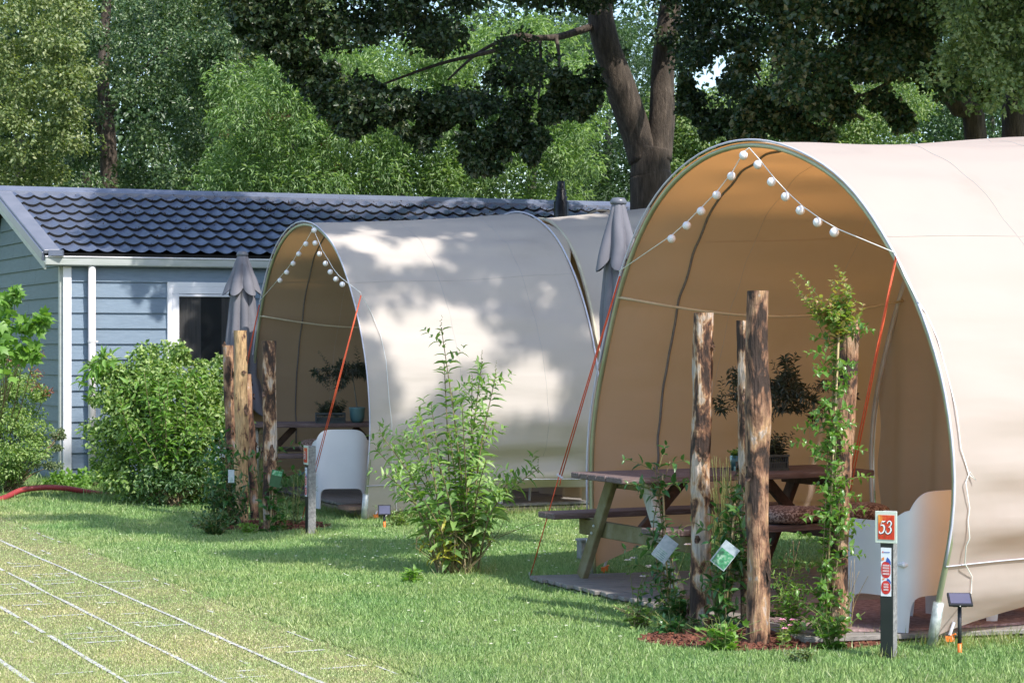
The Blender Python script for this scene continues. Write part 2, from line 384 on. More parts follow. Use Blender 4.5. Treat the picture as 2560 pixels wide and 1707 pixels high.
# ------------------------------------------------------------------ ground
def nearlawn():
    m, N, L, B = newmat('lawn')
    c, f = vary(N, L, [(.3, (.08, .14, .035)), (.5, (.11, .18, .045)), (.7, (.17, .20, .075))], 3, 8)
    L.new(c, B.inputs['Base Color']); B.inputs['Roughness'].default_value = .95; return m
M['lawn'] = nearlawn()
V = [(-150, -40, 0), (150, -40, 0), (150, 260, 0), (-150, 260, 0)]
tag(link('lawn', mesh_np('lawn', V, [(0, 1, 2, 3)]), M['lawn']), kind='structure')
ND = np.array([-.904, -.428]); PD = np.array([-.428, .904])
V = []
for c, s in ((-3.85, -1), (-3.85, 24), (6, 24), (6, -1)):
    q = ND * c + PD * s; V.append((q[0], q[1], .004))
M['pavebase'] = mat('grass_paver_soil', (.13, .15, .05), (.24, .21, .11), 5, .95, bump=.5, bscale=60)
tag(link('grass_paving', mesh_np('grass_paving', V, [(0, 1, 2, 3)]), M['pavebase']), kind='structure')
mb = MB()                                     # concrete ribs of the paving, broken by grass
for i in range(0, 14):
    c0 = -3.79 + .43 * i
    s = 6.0
    while s < 20:
        ln = .14; w = .024 + .014 * mnoise.noise(Vector((s * 1.7, i * 3.1, 4))) if i else .014
        j = (mnoise.noise(Vector((s * 1.3, i, 0)))) * .012
        q0 = ND * (c0 + j) + PD * s; q1 = ND * (c0 + mnoise.noise(Vector((s * 1.3 + .18, i, 0))) * .012) + PD * (s + ln + .01)
        if random.random() < (.985 if i else .22):
            mb.add([(q0 - ND * w / 2).tolist() + [.009], (q0 + ND * w / 2).tolist() + [.009], (q1 + ND * w / 2).tolist() + [.009], (q1 - ND * w / 2).tolist() + [.009]], [(0, 3, 2, 1)])
        s += ln
    for kx in range(0, 48):
        s = 6.1 + .2 * kx + .1 * (i % 3)
        if random.random() < (.8 if kx % 3 == 0 else .2) * (1 if i else .15):
            w = .036 if kx % 3 == 0 else .022; a = random.uniform(.02, .2); b = random.uniform(.25, .41)
            q0 = ND * (c0 + a) + PD * s; q1 = ND * (c0 + b) + PD * (s + random.uniform(-.02, .02))
            mb.add([(q0 - PD * w / 2).tolist() + [.008], (q0 + PD * w / 2).tolist() + [.008], (q1 + PD * w / 2).tolist() + [.008], (q1 - PD * w / 2).tolist() + [.008]], [(0, 1, 2, 3)])
    for off in (.143, .286):
        for kx in range(70):
            if random.random() < .10:
                s = 6 + .2 * kx + random.random() * .05; w = .022
                q0 = ND * (c0 + off) + PD * s; q1 = ND * (c0 + off) + PD * (s + .13)
                mb.add([(q0 - ND * w / 2).tolist() + [.007], (q0 + ND * w / 2).tolist() + [.007], (q1 + ND * w / 2).tolist() + [.007], (q1 - ND * w / 2).tolist() + [.007]], [(0, 3, 2, 1)])
tag(mb.build('paving_ribs', M['concrete']), kind='structure')

# ------------------------------------------------------------------ the chalet
O = P(157, 870, 24.3); O.z = 0
U = Vector((.944, .330, 0)); OUT = Vector((.330, -.944, 0)); UP = Vector((0, 0, 1))
Pe = O - U * .23 + OUT * .16 + UP * 2.80
Pr = P(-12, 478, 26.4)
RV = Pr - Pe; GD = Vector((RV.x, RV.y, 0)); GL = GD.length; GD.normalize(); SLP = RV.z / GL
house = thing('chalet', 'blue weatherboarded chalet with dark tiled roof behind the left tent', 'house', O)
BH = .1895
def boards(name, org, d, out, s_range, m, zt, joints=False):
    mb = MB(); k = 0
    for z in [2.46 - BH * i for i in range(-8, 15)]:      # board whose lower edge is at z
        z1 = z + BH; r = s_range(max(z, .0), z1)
        if r is None or z1 < .1: continue
        k += 1
        for a, b in ([r] if joints or not (z1 > WZ0 + .02 and z < WZ1 - .02) else [(r[0], W0 + .01), (W1 - .01, r[1])]):
            if b - a < .02: continue
            cuts = [a]
            if joints:
                s = a + 1.1 + .9 * ((k * 37) % 10) / 10
                while s < b: cuts.append(s); s += 1.9
            cuts.append(b)
            for c0, c1 in zip(cuts[:-1], cuts[1:]):
                g = .002
                p = [org + d * (c0 + g) + out * .028 + UP * z, org + d * (c1 - g) + out * .028 + UP * z,
                     org + d * (c1 - g) + out * .004 + UP * (z1 + .004), org + d * (c0 + g) + out * .004 + UP * (z1 + .004),
                     org + d * (c0 + g) + UP * z, org + d * (c1 - g) + UP * z]
                mb.add(p, [(0, 1, 2, 3), (0, 4, 5, 1)])
    return mb.build(name, m, house, world=True)
WTOP = 2.66
W0, W1, WZ0, WZ1 = 1.262, 2.28, 1.28, 2.465
# window opening from u=1.235 to u=2.30
def fr(z0, z1):
    return (0.0, 11.0) if z0 < WTOP - .02 else None
boards('front_wall', O, U, OUT, fr, M['siding'], WTOP)
mb = MB(); mb.add([O + UP * 0, O + U * 11, O + U * 11 + UP * 2.7, O + UP * 2.7], [(0, 1, 2, 3)]); mb.build('front_wall_backing', M['dark'], house, world=True)
GOUT = Vector((-U.x, -U.y, 0))
def gr(z0, z1):
    if z0 < WTOP: return (0.0, 2 * GL - .3)
    a = (z0 - WTOP + .05) / SLP
    return (a, 2 * GL - .3 - a) if a < GL - .3 else None
gn = Vector((-GD.y, GD.x, 0));  gn = gn if gn.dot(GOUT) > 0 else -gn
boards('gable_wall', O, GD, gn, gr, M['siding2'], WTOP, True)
mb = MB(); e = O + GD * (2 * GL - .3)
mb.add([O, e, e + UP * 2.65, O + GD * (GL - .15) + UP * (2.65 + SLP * (GL - .2)), O + UP * 2.65], [(0, 1, 2, 3, 4)]); mb.build('gable_backing', M['dark'], house, world=True)
mb = MB(); mb.beam(O + U * .048 + OUT * .03 + UP * .02, O + U * .048 + OUT * .03 + UP * 2.64, .10, .05, up=OUT)
mb.build('corner_post', M['trim'], house, world=True)
mb = MB(); mb.beam(O + GD * .03 + gn * .02, O + GD * .03 + gn * .02 + UP * 2.64, .07, .04, up=gn); mb.build('corner_trim', M['gutter'], house, world=True)
# gutter
g0 = O - U * .23 + OUT * .12; mb = MB()
mb.beam(g0 + UP * 2.695, g0 + U * 11.3 + UP * 2.695, .12, .10, bev=.012); mb.build('gutter', M['gutter'], house, world=True)
mb = MB(); mb.beam(g0 + OUT * .062 + UP * 2.752, g0 + OUT * .062 + U * 11.3 + UP * 2.752, .018, .016, bev=.004); mb.build('gutter_lip', M['gutterlip'], house, world=True)
pu = O + U * .335 + OUT * .115; mb = MB(); mb.tube([pu + UP * 2.66, pu + UP * .0], .046, 16); pp = mb.build('downpipe', M['pipe'], house, True, True)
for z in (1.72, .78):
    mb = MB(); mb.tube([pu + UP * z, pu + UP * (z + .022)], .051, 16); mb.box(pu + U * .06 + UP * (z + .011), (.03, .012, .02)); mb.build('pipe_bracket', M['pipe'], pp, world=True)
# window
def wpt(u, z, o): return O + U * u + OUT * o + UP * z
mb = MB(); fw = .06
for (a, b, z0, z1, o, wd) in ((W0, W1, WZ1 - fw, WZ1, .03, .05), (W0, W1, WZ0, WZ0 + fw, .03, .05), (W0, W0 + fw, WZ0 + fw, WZ1 - fw, .03, .05), (W1 - fw, W1, WZ0 + fw, WZ1 - fw, .03, .05)):
    if b - a > z1 - z0: mb.beam(wpt(a, (z0 + z1) / 2, o), wpt(b, (z0 + z1) / 2, o), wd, z1 - z0)
    else: mb.beam(wpt((a + b) / 2, z0, o), wpt((a + b) / 2, z1, o), b - a, wd, up=OUT)
win = mb.build('window', M['trim'], house, world=True)
mb = MB(); a, b, z0, z1 = W0 + fw, W1 - fw, WZ0 + fw, WZ1 - fw; f2 = .085
for (p, q, w_, h_, up) in ((wpt(a, z1 - f2 / 2, .035), wpt(b, z1 - f2 / 2, .035), .045, f2, UP), (wpt(a, z0 + f2 / 2, .035), wpt(b, z0 + f2 / 2, .035), .045, f2, UP),
                       (wpt(a + f2 / 2, z0 + f2, .035), wpt(a + f2 / 2, z1 - f2, .035), f2, .045, OUT), (wpt(b - f2 / 2, z0 + f2, .035), wpt(b - f2 / 2, z1 - f2, .035), f2, .045, OUT)):
    mb.beam(p, q, w_, h_, up=up)
mb.beam(wpt(a + f2, z1 - f2 - .02, .045), wpt(b - f2, z1 - f2 - .02, .045), .03, .03)
mb.build('sash', M['trim'], win, world=True)
mb = MB(); mb.add([wpt(a, z0, .022), wpt(b, z0, .022), wpt(b, z1, .022), wpt(a, z1, .022)], [(0, 1, 2, 3)]); mb.build('pane', M['glass'], win, world=True)
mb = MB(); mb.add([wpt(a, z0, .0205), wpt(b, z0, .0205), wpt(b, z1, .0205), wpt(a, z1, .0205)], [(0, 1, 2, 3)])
for (c0, c1) in ((a + .07, a + .36), (b - .28, b - .02)):
    V = []; n = 30
    for i in range(n):
        u = c0 + (c1 - c0) * i / (n - 1); V += [wpt(u, z0 + .03, .0212 + .0006 * math.sin(i * 1.3)), wpt(u, z1, .0212 + .0006 * math.sin(i * 1.3))]
    cm = MB(); cm.add(V, [(2 * i, 2 * i + 2, 2 * i + 3, 2 * i + 1) for i in range(n - 1)]); cm.build('curtain', M['curt2'], win, world=True)
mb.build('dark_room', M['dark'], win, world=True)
mb = MB(); mb.beam(wpt(W0 - .04, WZ0 - .02, .05), wpt(W1 + .04, WZ0 - .02, .05), .10, .04); mb.build('sill', M['trim'], win, world=True)
# roof
LEN = 11.6; TP = .208; ROWS = 8; rl = RV.length; rdn = RV.normalized(); rn = U.cross(rdn).normalized()
if rn.z < 0: rn = -rn
ss = np.arange(.17, LEN, TP / 14); tt = []
for r in range(ROWS):
    for q in (0.0, .25, .5, .75, .999): tt.append((r + q) / ROWS)
tt = np.array(tt + [1.0]); fr_ = (tt * ROWS) % 1.0; fr_[-1] = 1
wx = (ss / TP) % 1.0
prof = .042 * (1 - np.sin(np.pi * wx ** 1.15) ** .75)
Sg, Tg = np.meshgrid(ss, tt, indexing='ij'); Pg, Fg = np.meshgrid(prof, fr_, indexing='ij')
hgt = Pg + .034 * (1 - Fg) - .014
base = np.array(Pe); V = base + Sg[..., None] * np.array(U) + (Tg * rl)[..., None] * np.array(rdn) + hgt[..., None] * np.array(rn)
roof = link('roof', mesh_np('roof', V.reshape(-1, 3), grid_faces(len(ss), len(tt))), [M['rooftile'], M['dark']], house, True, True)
mi_ = np.zeros((len(ss) - 1, len(tt) - 1), dtype=np.int32); mi_[:, 4:-1:5] = 1; roof.data.polygons.foreach_set('material_index', mi_.ravel())  # tile risers blackened: shade under each row put into the colour
try: roof.data.set_sharp_from_angle(angle=R(40))
except Exception: pass
mb = MB(); mb.add([Pe + U * .0 - rn * .03, Pe + U * LEN - rn * .03, Pe + U * LEN + RV - rn * .03, Pe + RV - rn * .03], [(0, 1, 2, 3)])
mb.add([Pe - rn * .02 - UP * .04 + OUT * .0, Pe + U * LEN - rn * .02 - UP * .04, Pe + U * LEN + RV * .02 - rn * .02, Pe + RV * .02 - rn * .02], [(0, 1, 2, 3)])
mb.add([Pe + UP * .0, Pe + U * LEN, Pe + U * LEN - UP * .1 - OUT * .05, Pe - UP * .1 - OUT * .05], [(0, 3, 2, 1)])
bk = Pe + RV; e2 = bk + GD * GL - UP * RV.z
mb.add([bk, bk + U * LEN, e2 + U * LEN, e2], [(0, 1, 2, 3)]); mb.build('roof_underlay', M['dark'], house, world=True)
mb = MB(); mb.beam(Pe + U * .085 + rn * .012, Pe + U * .085 + RV + rn * .012, .20, .05, up=rn, bev=.008)
mb.build('verge_cap', M['verge'], house, world=True)
mb = MB(); mb.beam(Pe + rn * -.05 - U * .02, Pe + RV - rn * .05 - U * .02, .03, .11, up=rn); mb.build('verge_side', M['ridge'], house, world=True)
mb = MB(); mb.beam(Pe - rn * .15 - U * .0 - RV.normalized() * .05, Pe + RV - rn * .15, .025, .10, up=rn); mb.build('barge_board', M['gutter'], house, world=True)
mb = MB(); mb.box(Pe + U * .13 - UP * .005 + OUT * .03, (.17, .08, .07)); mb.build('verge_end', M['ridge'], house, world=True)
mb = MB()
for k in range(4):
    a = Pr + U * (-.12 + 3.0 * k) + UP * (.0); b = Pr + U * (-.12 + 3.0 * (k + 1) - .006)
    w = .13; V = []
    for q in (a, b): V += [q - GD * w - UP * (w * SLP + .035) + UP * .02, q - GD * w + UP * (.02 - w * SLP + .03), q + UP * .075, q + GD * w + UP * (.02 - w * SLP + .03), q + GD * w - UP * .05]
    mb.add(V, [(0, 5, 6, 1), (1, 6, 7, 2), (2, 7, 8, 3), (3, 8, 9, 4)])
mb.build('ridge_cap', M['ridge'], house, world=True)
fl = P(1403, 510, 27.2); fl.z = 0; mb = MB()
zz = 1.65 + (870 - 512) / 5000 * 27.2
mb.lathe([(.0, zz + .32), (.05, zz + .32), (.055, zz + .22), (.055, zz + .2), (.075, zz + .2), (.06, zz + .17), (.08, zz + .16), (.066, zz + .12), (.09, zz + .11), (.078, zz + .06), (.10, zz + .04), (.10, zz - .25)], 20, fl)
mb.build('roof_flue', M['flue'], house, True, True)
# fallen leaves on the tiles
n = 1500; u = RS.rand(n) ** .7 * 9 + .8; t = RS.rand(n) ** .5; row = np.floor(t * 8) / 8 + RS.rand(n) * .03 + .005
k = RS.rand(n) < .6; t = np.where(k, row + .1, t); t = np.clip(t, .02, .97)
pp_ = np.array(Pe) + u[:, None] * np.array(U) + (t * rl)[:, None] * np.array(rdn) + np.array(rn) * .034
V, F = leaf_arrays(pp_, rdirs(n), rdirs(n, 3), .03, .02)
tag(leaf_obj('leaf_litter', [(V, F, 0)], M['litter']), kind='stuff')

# ------------------------------------------------------------------ tents
PROF = [(-1.93, 0), (-1.96, .35), (-1.98, .70), (-1.965, 1.0), (-1.90, 1.27), (-1.80, 1.52), (-1.67, 1.83), (-1.53, 2.11), (-1.36, 2.35), (-1.18, 2.55), (-.94, 2.73), (-.66, 2.855), (-.37, 2.935), (-.05, 2.965), (.23, 2.95), (.51, 2.895), (.79, 2.80), (1.06, 2.68), (1.28, 2.53), (1.48, 2.34), (1.64, 2.16), (1.80, 1.96), (1.95, 1.70), (2.06, 1.46), (2.13, 1.18), (2.16, .94), (2.15, .75), (2.10, .54), (2.02, .32), (1.93, 0)]
def resample(pts, n, sm=6):
    p = np.array(pts, float); d = np.r_[0, np.cumsum(np.linalg.norm(np.diff(p, axis=0), axis=1))]
    s = np.linspace(0, d[-1], 240); q = np.stack([np.interp(s, d, p[:, 0]), np.interp(s, d, p[:, 1])], 1)
    for _ in range(sm * 6): q[1:-1] = (q[:-2] + 2 * q[1:-1] + q[2:]) / 4
    s2 = np.linspace(0, 239, n); return np.stack([np.interp(s2, np.arange(240), q[:, 0]), np.interp(s2, np.arange(240), q[:, 1])], 1), d[-1]
class Frame:
    def __init__(s, C, w, a): s.C = Vector(C); s.w = Vector(w).normalized(); s.a = Vector(a).normalized()
    def pt(s, w, t, z): return s.C + s.w * w + s.a * t + UP * z
    def pix(s, px, py, t=0.0):                # point of the plane t=const seen at a pixel
        k = (px - 1280) / FPX; c = s.C + s.a * t
        u = (k * c.y - c.x) / (s.w.x - k * s.w.y); d = c.y + u * s.w.y
        return c + s.w * u + UP * (CH - (py - HY) / FPX * d)
L1 = G(1478, 1440); R1 = G(2326, 1619)
F1 = Frame((L1 + R1) / 2, R1 - L1, (.894, .447, 0)); F1.a = Vector((-F1.w.y, F1.w.x, 0))
w2 = Vector((.40, -.917, 0)).normalized(); R2 = G(908, 1302)
F2 = Frame(R2 - w2 * 1.93, w2, (1, 0, 0)); F2.a = Vector((-w2.y, w2.x, 0))
def tent_shell(name, Fm, t0, t1, m, parent, ws=(1, 1), hs=(1, 1), nt=44, nu=150, hem=None, seed=0, prof=PROF, wr=1.0, wc=(0, 0), ucut=(0, 1)):
    q, plen = resample(prof, nu)
    V = np.zeros((nt, nu, 3)); Cn = np.array(Fm.C); wv = np.array(Fm.w); av = np.array(Fm.a)
    dq = np.gradient(q, axis=0); nrm = np.stack([dq[:, 1], -dq[:, 0]], 1); nrm = -unit(nrm)
    nrm *= np.where((nrm * (q - np.array([0.05, 1.3]))).sum(1) < 0, -1, 1)[:, None]
    for i in range(nt):
        f = i / (nt - 1); t = t0 + (t1 - t0) * f; e = math.sin(math.pi * f)
        sw = ws[0] + (ws[1] - ws[0]) * f; sh = hs[0] + (hs[1] - hs[0]) * f; cc = wc[0] + (wc[1] - wc[0]) * f
        for j in range(nu):
            w, z = q[j]; low = max(0, 1 - z / 1.6); up = max(0, z / 3 - .5)
            s = j / nu * plen; side = 1 if j > nu / 2 else -1
            d = mnoise.noise(Vector((t * .55 + seed, s * 1.7, seed * 3.1))) * (.012 + .035 * low)
            d += mnoise.noise(Vector((t * .9 + seed, s * 5.5 + t * .8 * side, 7 + seed))) * (.006 + .012 * low)
            d += mnoise.noise(Vector((t * .30 + seed, s * 3.6 - t * .5 * side, 17 + seed))) * .028
            k2 = math.exp(-(t1 - t) / .55) + .5 * math.exp(-(t - t0) / .35)
            d += k2 * .026 * math.sin(s * 12 + 3 * mnoise.noise(Vector((s, t, seed)))) * (.25 + low)
            d += .015 * low * math.sin(z * 15 + 2.5 * mnoise.noise(Vector((t * .7, z, seed + 4))))
            d = d * wr * 1.35 * min(1, e * 2.2) - .03 * e * (1 - low)
            ww = (w - .06) * sw + .06 + cc + nrm[j, 0] * d; z2 = z * sh + nrm[j, 1] * d
            if hem is not None:
                hz = hem(t, side); zc = .9
                if z < zc: z2 = hz + z2 * (zc * sh - hz) / (zc * sh)
            V[i, j] = Cn + wv * ww + av * t + np.array([0, 0, z2])
    j0, j1 = int(ucut[0] * (nu - 1)), int(ucut[1] * (nu - 1)) + 1
    Vc = V[:, j0:j1]
    Fc = grid_faces(nt, j1 - j0)
    o = link(name, mesh_np(name, Vc.reshape(-1, 3), Fc), m, parent, True, True)
    # make sure faces look outward (backfacing = inside)
    me = o.data; k = len(me.polygons) // 2
    c = np.array(me.polygons[k].center) ; nn = np.array(me.polygons[k].normal); ctr = Cn + av * (t0 + t1) / 2 + np.array([0, 0, 1.3])
    if np.dot(nn, c - ctr) < 0: me.flip_normals()
    return V, o
def ring(V, i): return [Vector(p) for p in V[i]]
def hem1(t, side):
    return .05 + (.13 if side > 0 else .30) * math.sin(min(1, max(0, t / 2.6)) * math.pi) ** .9 + (.06 * t if side > 0 else 0) if t < 2.6 else .22
def hem2(t, side):
    return .02 + .10 * t + .08 * math.sin(min(1, t / 2.4) * math.pi) if side > 0 else .05 + .25 * math.sin(min(1, t / 2.4) * math.pi)
def piping(V, Fm, zline, nt, parent, side):
    pts = []
    for i in range(nt):
        row = V[i]; half = row.shape[0] // 2; seg = row[half:] if side > 0 else row[:half]
        zl = zline(i / (nt - 1)); lo = seg[-36:] if side > 0 else seg[:36]; lo = lo[np.argsort(lo[:, 2])]; pts.append(Vector((np.interp(zl, lo[:, 2], lo[:, 0]), np.interp(zl, lo[:, 2], lo[:, 1]), zl)) + Fm.w * .008 * side)
    mb = MB(); mb.tube(pts, .0038, 6); return mb.build('piping', M['tape'], parent, True, True)
def tent(name, label, Fm, L, hem, ms, seed, pz):
    T = thing(name, label, 'tent', Fm.C, 0, 'beige barrel tents')
    V, cv = tent_shell('canvas', Fm, 0.0, L, ms, T, hs=(1, 1.054), hem=hem, seed=seed)
    q, _ = resample(PROF, 70)
    def hoop(nm, t, sc, m, r, inset=.02, zb=0):
        pts = [Fm.pt((w - .06) * (1 - inset / 2) + .06, t, max(z * sc - inset * (z / 3), zb)) for w, z in q]
        mb = MB(); mb.tube(pts, r, 10); return mb.build(nm, m, T, True, True)
    hoop('front_pole', 0.012, 1, M['pole'], .017, .02); hoop('rear_pole', L, 1.054, M['alu'], .018, .03, .12)
    mb = MB(); mb.tube([Fm.pt(w * 1.003, -.012, z * 1.003 + .004) for w, z in q if z > .42], .007, 8); mb.build('edge_tape', M['tape'], T, True, True)
    mb = MB(); mb.tube([Fm.pt((w - .06) * 1.006 + .06, L + .01, z * 1.06) for w, z in q if z > .42], .009, 8); mb.build('rear_edge_tape', M['tape'], T, True, True)
    for sd in (-1, 1):
        e = q[0] if sd < 0 else q[-1]; e2 = q[3] if sd < 0 else q[-4]
        a = Fm.pt(e[0], 0, 0); b = Fm.pt(e2[0], 0, e2[1]); mb = MB(); mb.tube([a - UP * .05, a + (b - a) * .75], .030, 14); mb.build('pole_sleeve', M['galv'], T, True, True)
        mb = MB(); c = Fm.pt(e[0] + .02 * sd, .12, .045)
        mb.box(c, (.05, .02, .03)); mb.tube([c, c + Vector((-.02, -.01, -.08))], .006); mb.tube([c + UP * .01, c + Vector((.03, -.02, .03))], .006); mb.build('peg', M['orange'], T, world=True)
        mb = MB(); mb.tube([c + UP * .02, c + UP * .09 + Fm.a * .03], .009); mb.build('webbing', M['tape'], T, world=True)
        piping(V, Fm, lambda f: pz + .02 * math.sin(3 * f), V.shape[0], T, sd)
    # tie bar along the left wall
    wv = np.interp(2.02, [z for w, z in PROF[:12]], [w for w, z in PROF[:12]])
    pts = [Fm.pt(wv + .03 + .12 * math.sin(math.pi * f), L * f, 2.01 - .13 * math.sin(math.pi * f)) for f in np.linspace(0, 1, 20)]
    mb = MB(); mb.tube(pts, .010, 8); mb.build('tie_bar', M['bar'], T, True, True)
    # inner seam webbing
    pts = []
    for k in range(8, 76):
        g_ = .24 * 43 - k * .035; a = V[int(g_)][k] * (1 - g_ % 1) + V[int(g_) + 1][k] * (g_ % 1); pts.append(Vector(a) - (Vector(a) - Fm.pt(.05, .5, 1.3)).normalized() * .012)
    mb = MB(); mb.tube(pts, .009, 6); mb.build('seam', M['curt2'], T, True, True)
    for i_ in (17, 33):                       # sewn panel seams
        pts = [Vector(V[i_][k]) + (Vector(V[i_][k]) - Fm.pt(.05, .5, 1.3)).normalized() * .001 for k in range(8, V.shape[1] - 8)]
        mb = MB(); mb.tube(pts, .0017, 5); mb.build('panel_seam', M['seamc'], T, True, True)
    for k_ in (104, 46):
        pts = [Vector(V[i][k_]) + (Vector(V[i][k_]) - Fm.pt(.05, .5, 1.3)).normalized() * .002 for i in range(V.shape[0])]
        mb = MB(); mb.tube(pts, .0017, 5); mb.build('panel_seam', M['seamc'], T, True, True)
    # bedroom curtain across the tent at the second hoop
    n = 120; CV = []; wl = np.linspace(-1.9, 2.05, n)
    def ztop(w): 
        zs = [PROF[k][0] for k in range(14)]; 
        if w < -.05: return np.interp(w, [PROF[k][0] for k in range(2, 14)], [PROF[k][1] for k in range(2, 14)]) * 1.04
        return np.interp(w, [PROF[k][0] for k in range(13, 26)], [PROF[k][1] for k in range(13, 26)]) * 1.04
    for w in wl:
        zt = ztop(w)
        for k in range(14):
            f = k / 13; a = .05 * (1 - f * .7)
            CV.append(Fm.pt(w, L + .03 + a * math.sin(w * 13 + 1.2 * mnoise.noise(Vector((w * 2, f * 2, seed)))) + .05 * mnoise.noise(Vector((w * 1.3, f * 2.5, 3 + seed))), .12 + (zt - .12) * f))
    link('curtain', mesh_np('curtain', [tuple(v) for v in CV], grid_faces(n, 14)), M['curtain'], T, True, True)
    return T, V
T1, V1 = tent('barrel_tent', 'large sunlit beige barrel tent with orange glowing ceiling, nearest on the right', F1, 2.5, hem1, M['canvas'], 2, .46)
tent_shell('rear_canvas', F1, 2.55, 6.0, M['canvas'], T1, hs=(1.06, 1.02), hem=lambda t, s: .2, seed=5, nt=20, nu=80)
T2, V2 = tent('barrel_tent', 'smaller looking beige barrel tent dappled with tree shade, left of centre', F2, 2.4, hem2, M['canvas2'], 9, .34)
# pale sheet painted as a sunlit patch on the near tent's left wall
q = [(2084, 1010), (2110, 905), (2138, 862), (2143, 900), (2120, 1000), (2092, 1110), (2080, 1130)]
pts = [F1.pix(x, y, 0) for x, y in q]
def onwall(px, py, Fm=F1, w=-1.72):
    k = (px - 1280) / FPX; c = Fm.C + Fm.w * w; u = (k * c.y - c.x) / (Fm.a.x - k * Fm.a.y); d = c.y + u * Fm.a.y
    return c + Fm.a * u + UP * (CH - (py - HY) / FPX * d)
mb = MB(); v = [onwall(x, y, w=-1.66) for x, y in q]; mb.add(v, [tuple(range(len(v)))]); mb.add([p + F1.w * -.01 for p in v], [tuple(range(len(v)))[::-1]])
M['flap'] = mat('painted_sun_patch', (.62, .52, .44), (.56, .47, .4), 3, .9)  # pale colour stands in for sunlight on the inner wall
mb.build('painted_sun_patch', M['flap'], T1, world=True)
# rear pod of the left tent: narrower, taller, seen between the two tents
T3 = thing('bedroom_tent', 'beige bedroom tent half hidden between the two barrel tents, behind the closed parasol', 'tent', F2.pt(0, 3.2, 0))
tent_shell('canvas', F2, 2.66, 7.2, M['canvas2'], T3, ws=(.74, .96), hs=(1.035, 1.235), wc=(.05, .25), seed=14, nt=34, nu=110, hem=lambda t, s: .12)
q, _ = resample(PROF, 60)
mb = MB(); mb.tube([F2.pt((w - .06) * .74 + .11, 2.68, z * 1.035) for w, z in q], .018, 8); mb.build('front_pole', M['bar'], T3, True, True)
mb = MB(); mb.add([F2.pt((w - .06) * .72 + .12, 2.9, z * 1.03) for w, z in q], [tuple(range(60))]); mb.build('inner_wall', M['curtain'], T3, world=True)
for t_ in (3.4, 4.6, 5.8):
    mb = MB(); g_ = (t_ - 2.5) / 4.7; sc = .745 + .22 * g_; mb.tube([F2.pt((w - .06) * sc + .06 + .05 + .2 * g_, t_, z * (1.035 + .2 * g_)) for w, z in q], .012, 6); mb.build('seam', M['curtain'], T3, True, True)
# linking flap strapped from the left tent to the pod
A = [Vector(V2[-1][int(k)]) for k in np.linspace(70, 104, 12)]
tip = P(1480, 580, 21.9); tip0 = P(1300, 547, 23.4); tipb = P(1423, 640, 21.2)
V = []
for i, a in enumerate(A):
    f = i / 11
    e = (tip0 * (1 - f * 2) + tip * f * 2) if f < .5 else (tip * (2 - 2 * f) + tipb * (2 * f - 1))
    for k in range(8):
        g = k / 7; p = a * (1 - g) + e * g; p.z -= .05 * math.sin(math.pi * g) * (1 - f); V.append(p)
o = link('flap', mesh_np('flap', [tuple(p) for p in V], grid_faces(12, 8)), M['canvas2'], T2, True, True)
mb = MB(); mb.tube([P(1455, 566, 21.95), P(1470, 572, 21.9), P(1481, 584, 21.85)], .012); mb.build('strap', M['tape'], T2, True, True)

# ------------------------------------------------------------------ light strings and guy ropes
def string(Fm, label, lst, rst, top, le, re_, r, group='strings of white lantern globes'):
    T = thing('light_string', label, 'string lights', Fm.C, 0, group); t = -.045
    tp = Fm.pix(*top, t)
    for side, pts, end in ((0, lst, le), (1, rst, re_)):
        c = [tp] + [Fm.pix(x + 7, y - 9 * r / .028, t) for x, y in pts] + [Fm.pix(*end, t)]
        if side == 0: c = [tp] + [Fm.pix(x + 1, y - 9 * r / .028, t) for x, y in pts] + [Fm.pix(*end, t)]
        mb = MB(); mb.tube(c, .0035, 5); mb.build('cable', M['cord'], T, True, True)
        for x, y in pts:
            mb = MB(); mb.ball(Fm.pix(x, y, t - .01), r, 18, 12); mb.build('globe', M['globe'], T, True, True)
string(F1, 'string of twelve white globes hung in the opening of the near tent', [(1859, 389), (1829, 441), (1792, 488), (1753, 528), (1717, 564), (1679, 597)],
       [(1895, 412), (1929, 455), (1964, 492), (2001, 526), (2044, 556), (2086, 581)], (1873, 370), (1548, 678), (2238, 632), .0285)
string(F2, 'string of white globes hung in the opening of the shaded left tent', [(785, 576), (765, 610), (747, 635), (733, 659), (717, 681), (700, 701)],
       [(788, 608), (799, 635), (814, 659), (826, 680), (840, 698), (856, 711)], (779, 563), (648, 754), (902, 732), .0275)
def rope(label, pts, r=.0042, m='rope', name='guy_rope', cat='guy rope', group='orange guy ropes', dbl=True):
    pts = [Vector(p) for p in pts]; T = thing(name, label, cat, pts[-1], 0, group)
    mb = MB()
    if dbl:
        o = Vector((.009, 0, 0)); k = len(pts) - 1
        mb.tube([pts[0], pts[1] - o], r, 6); mb.tube([pts[0] + Vector((.004, 0, 0)), pts[1] + o], r, 6); mb.tube([pts[1] - o] + pts[2:], r, 6); mb.tube([pts[1] + o, pts[1] - o * .2 - UP * .06], r, 6)
    else: mb.tube(pts, r, 6)
    mb.build('line', M[m], T, True, True)
    if dbl:
        mb = MB(); mb.beam(pts[1] - Vector((.022, 0, 0)) + UP * .02, pts[1] + Vector((.022, 0, 0)) - UP * .01, .012, .02); mb.build('tensioner', M['tape'], T, world=True)
        mb = MB(); mb.tube([pts[-1] + UP * .05, pts[-1] - UP * .12], .006); mb.build('peg', M['galv'], T, world=True)
rope('orange guy rope at the right of the near tent opening, beside the climber post', [F1.pix(2240, 640, -.03), P(2108, 1296, 11.5), Vector((1.76, 11.45, 0))])
rope('orange guy rope at the left of the near tent, passing the table end', [F1.pix(1549, 690, -.03), P(1400, 1192, 14.25), Vector((.125, 14.3, 0))])
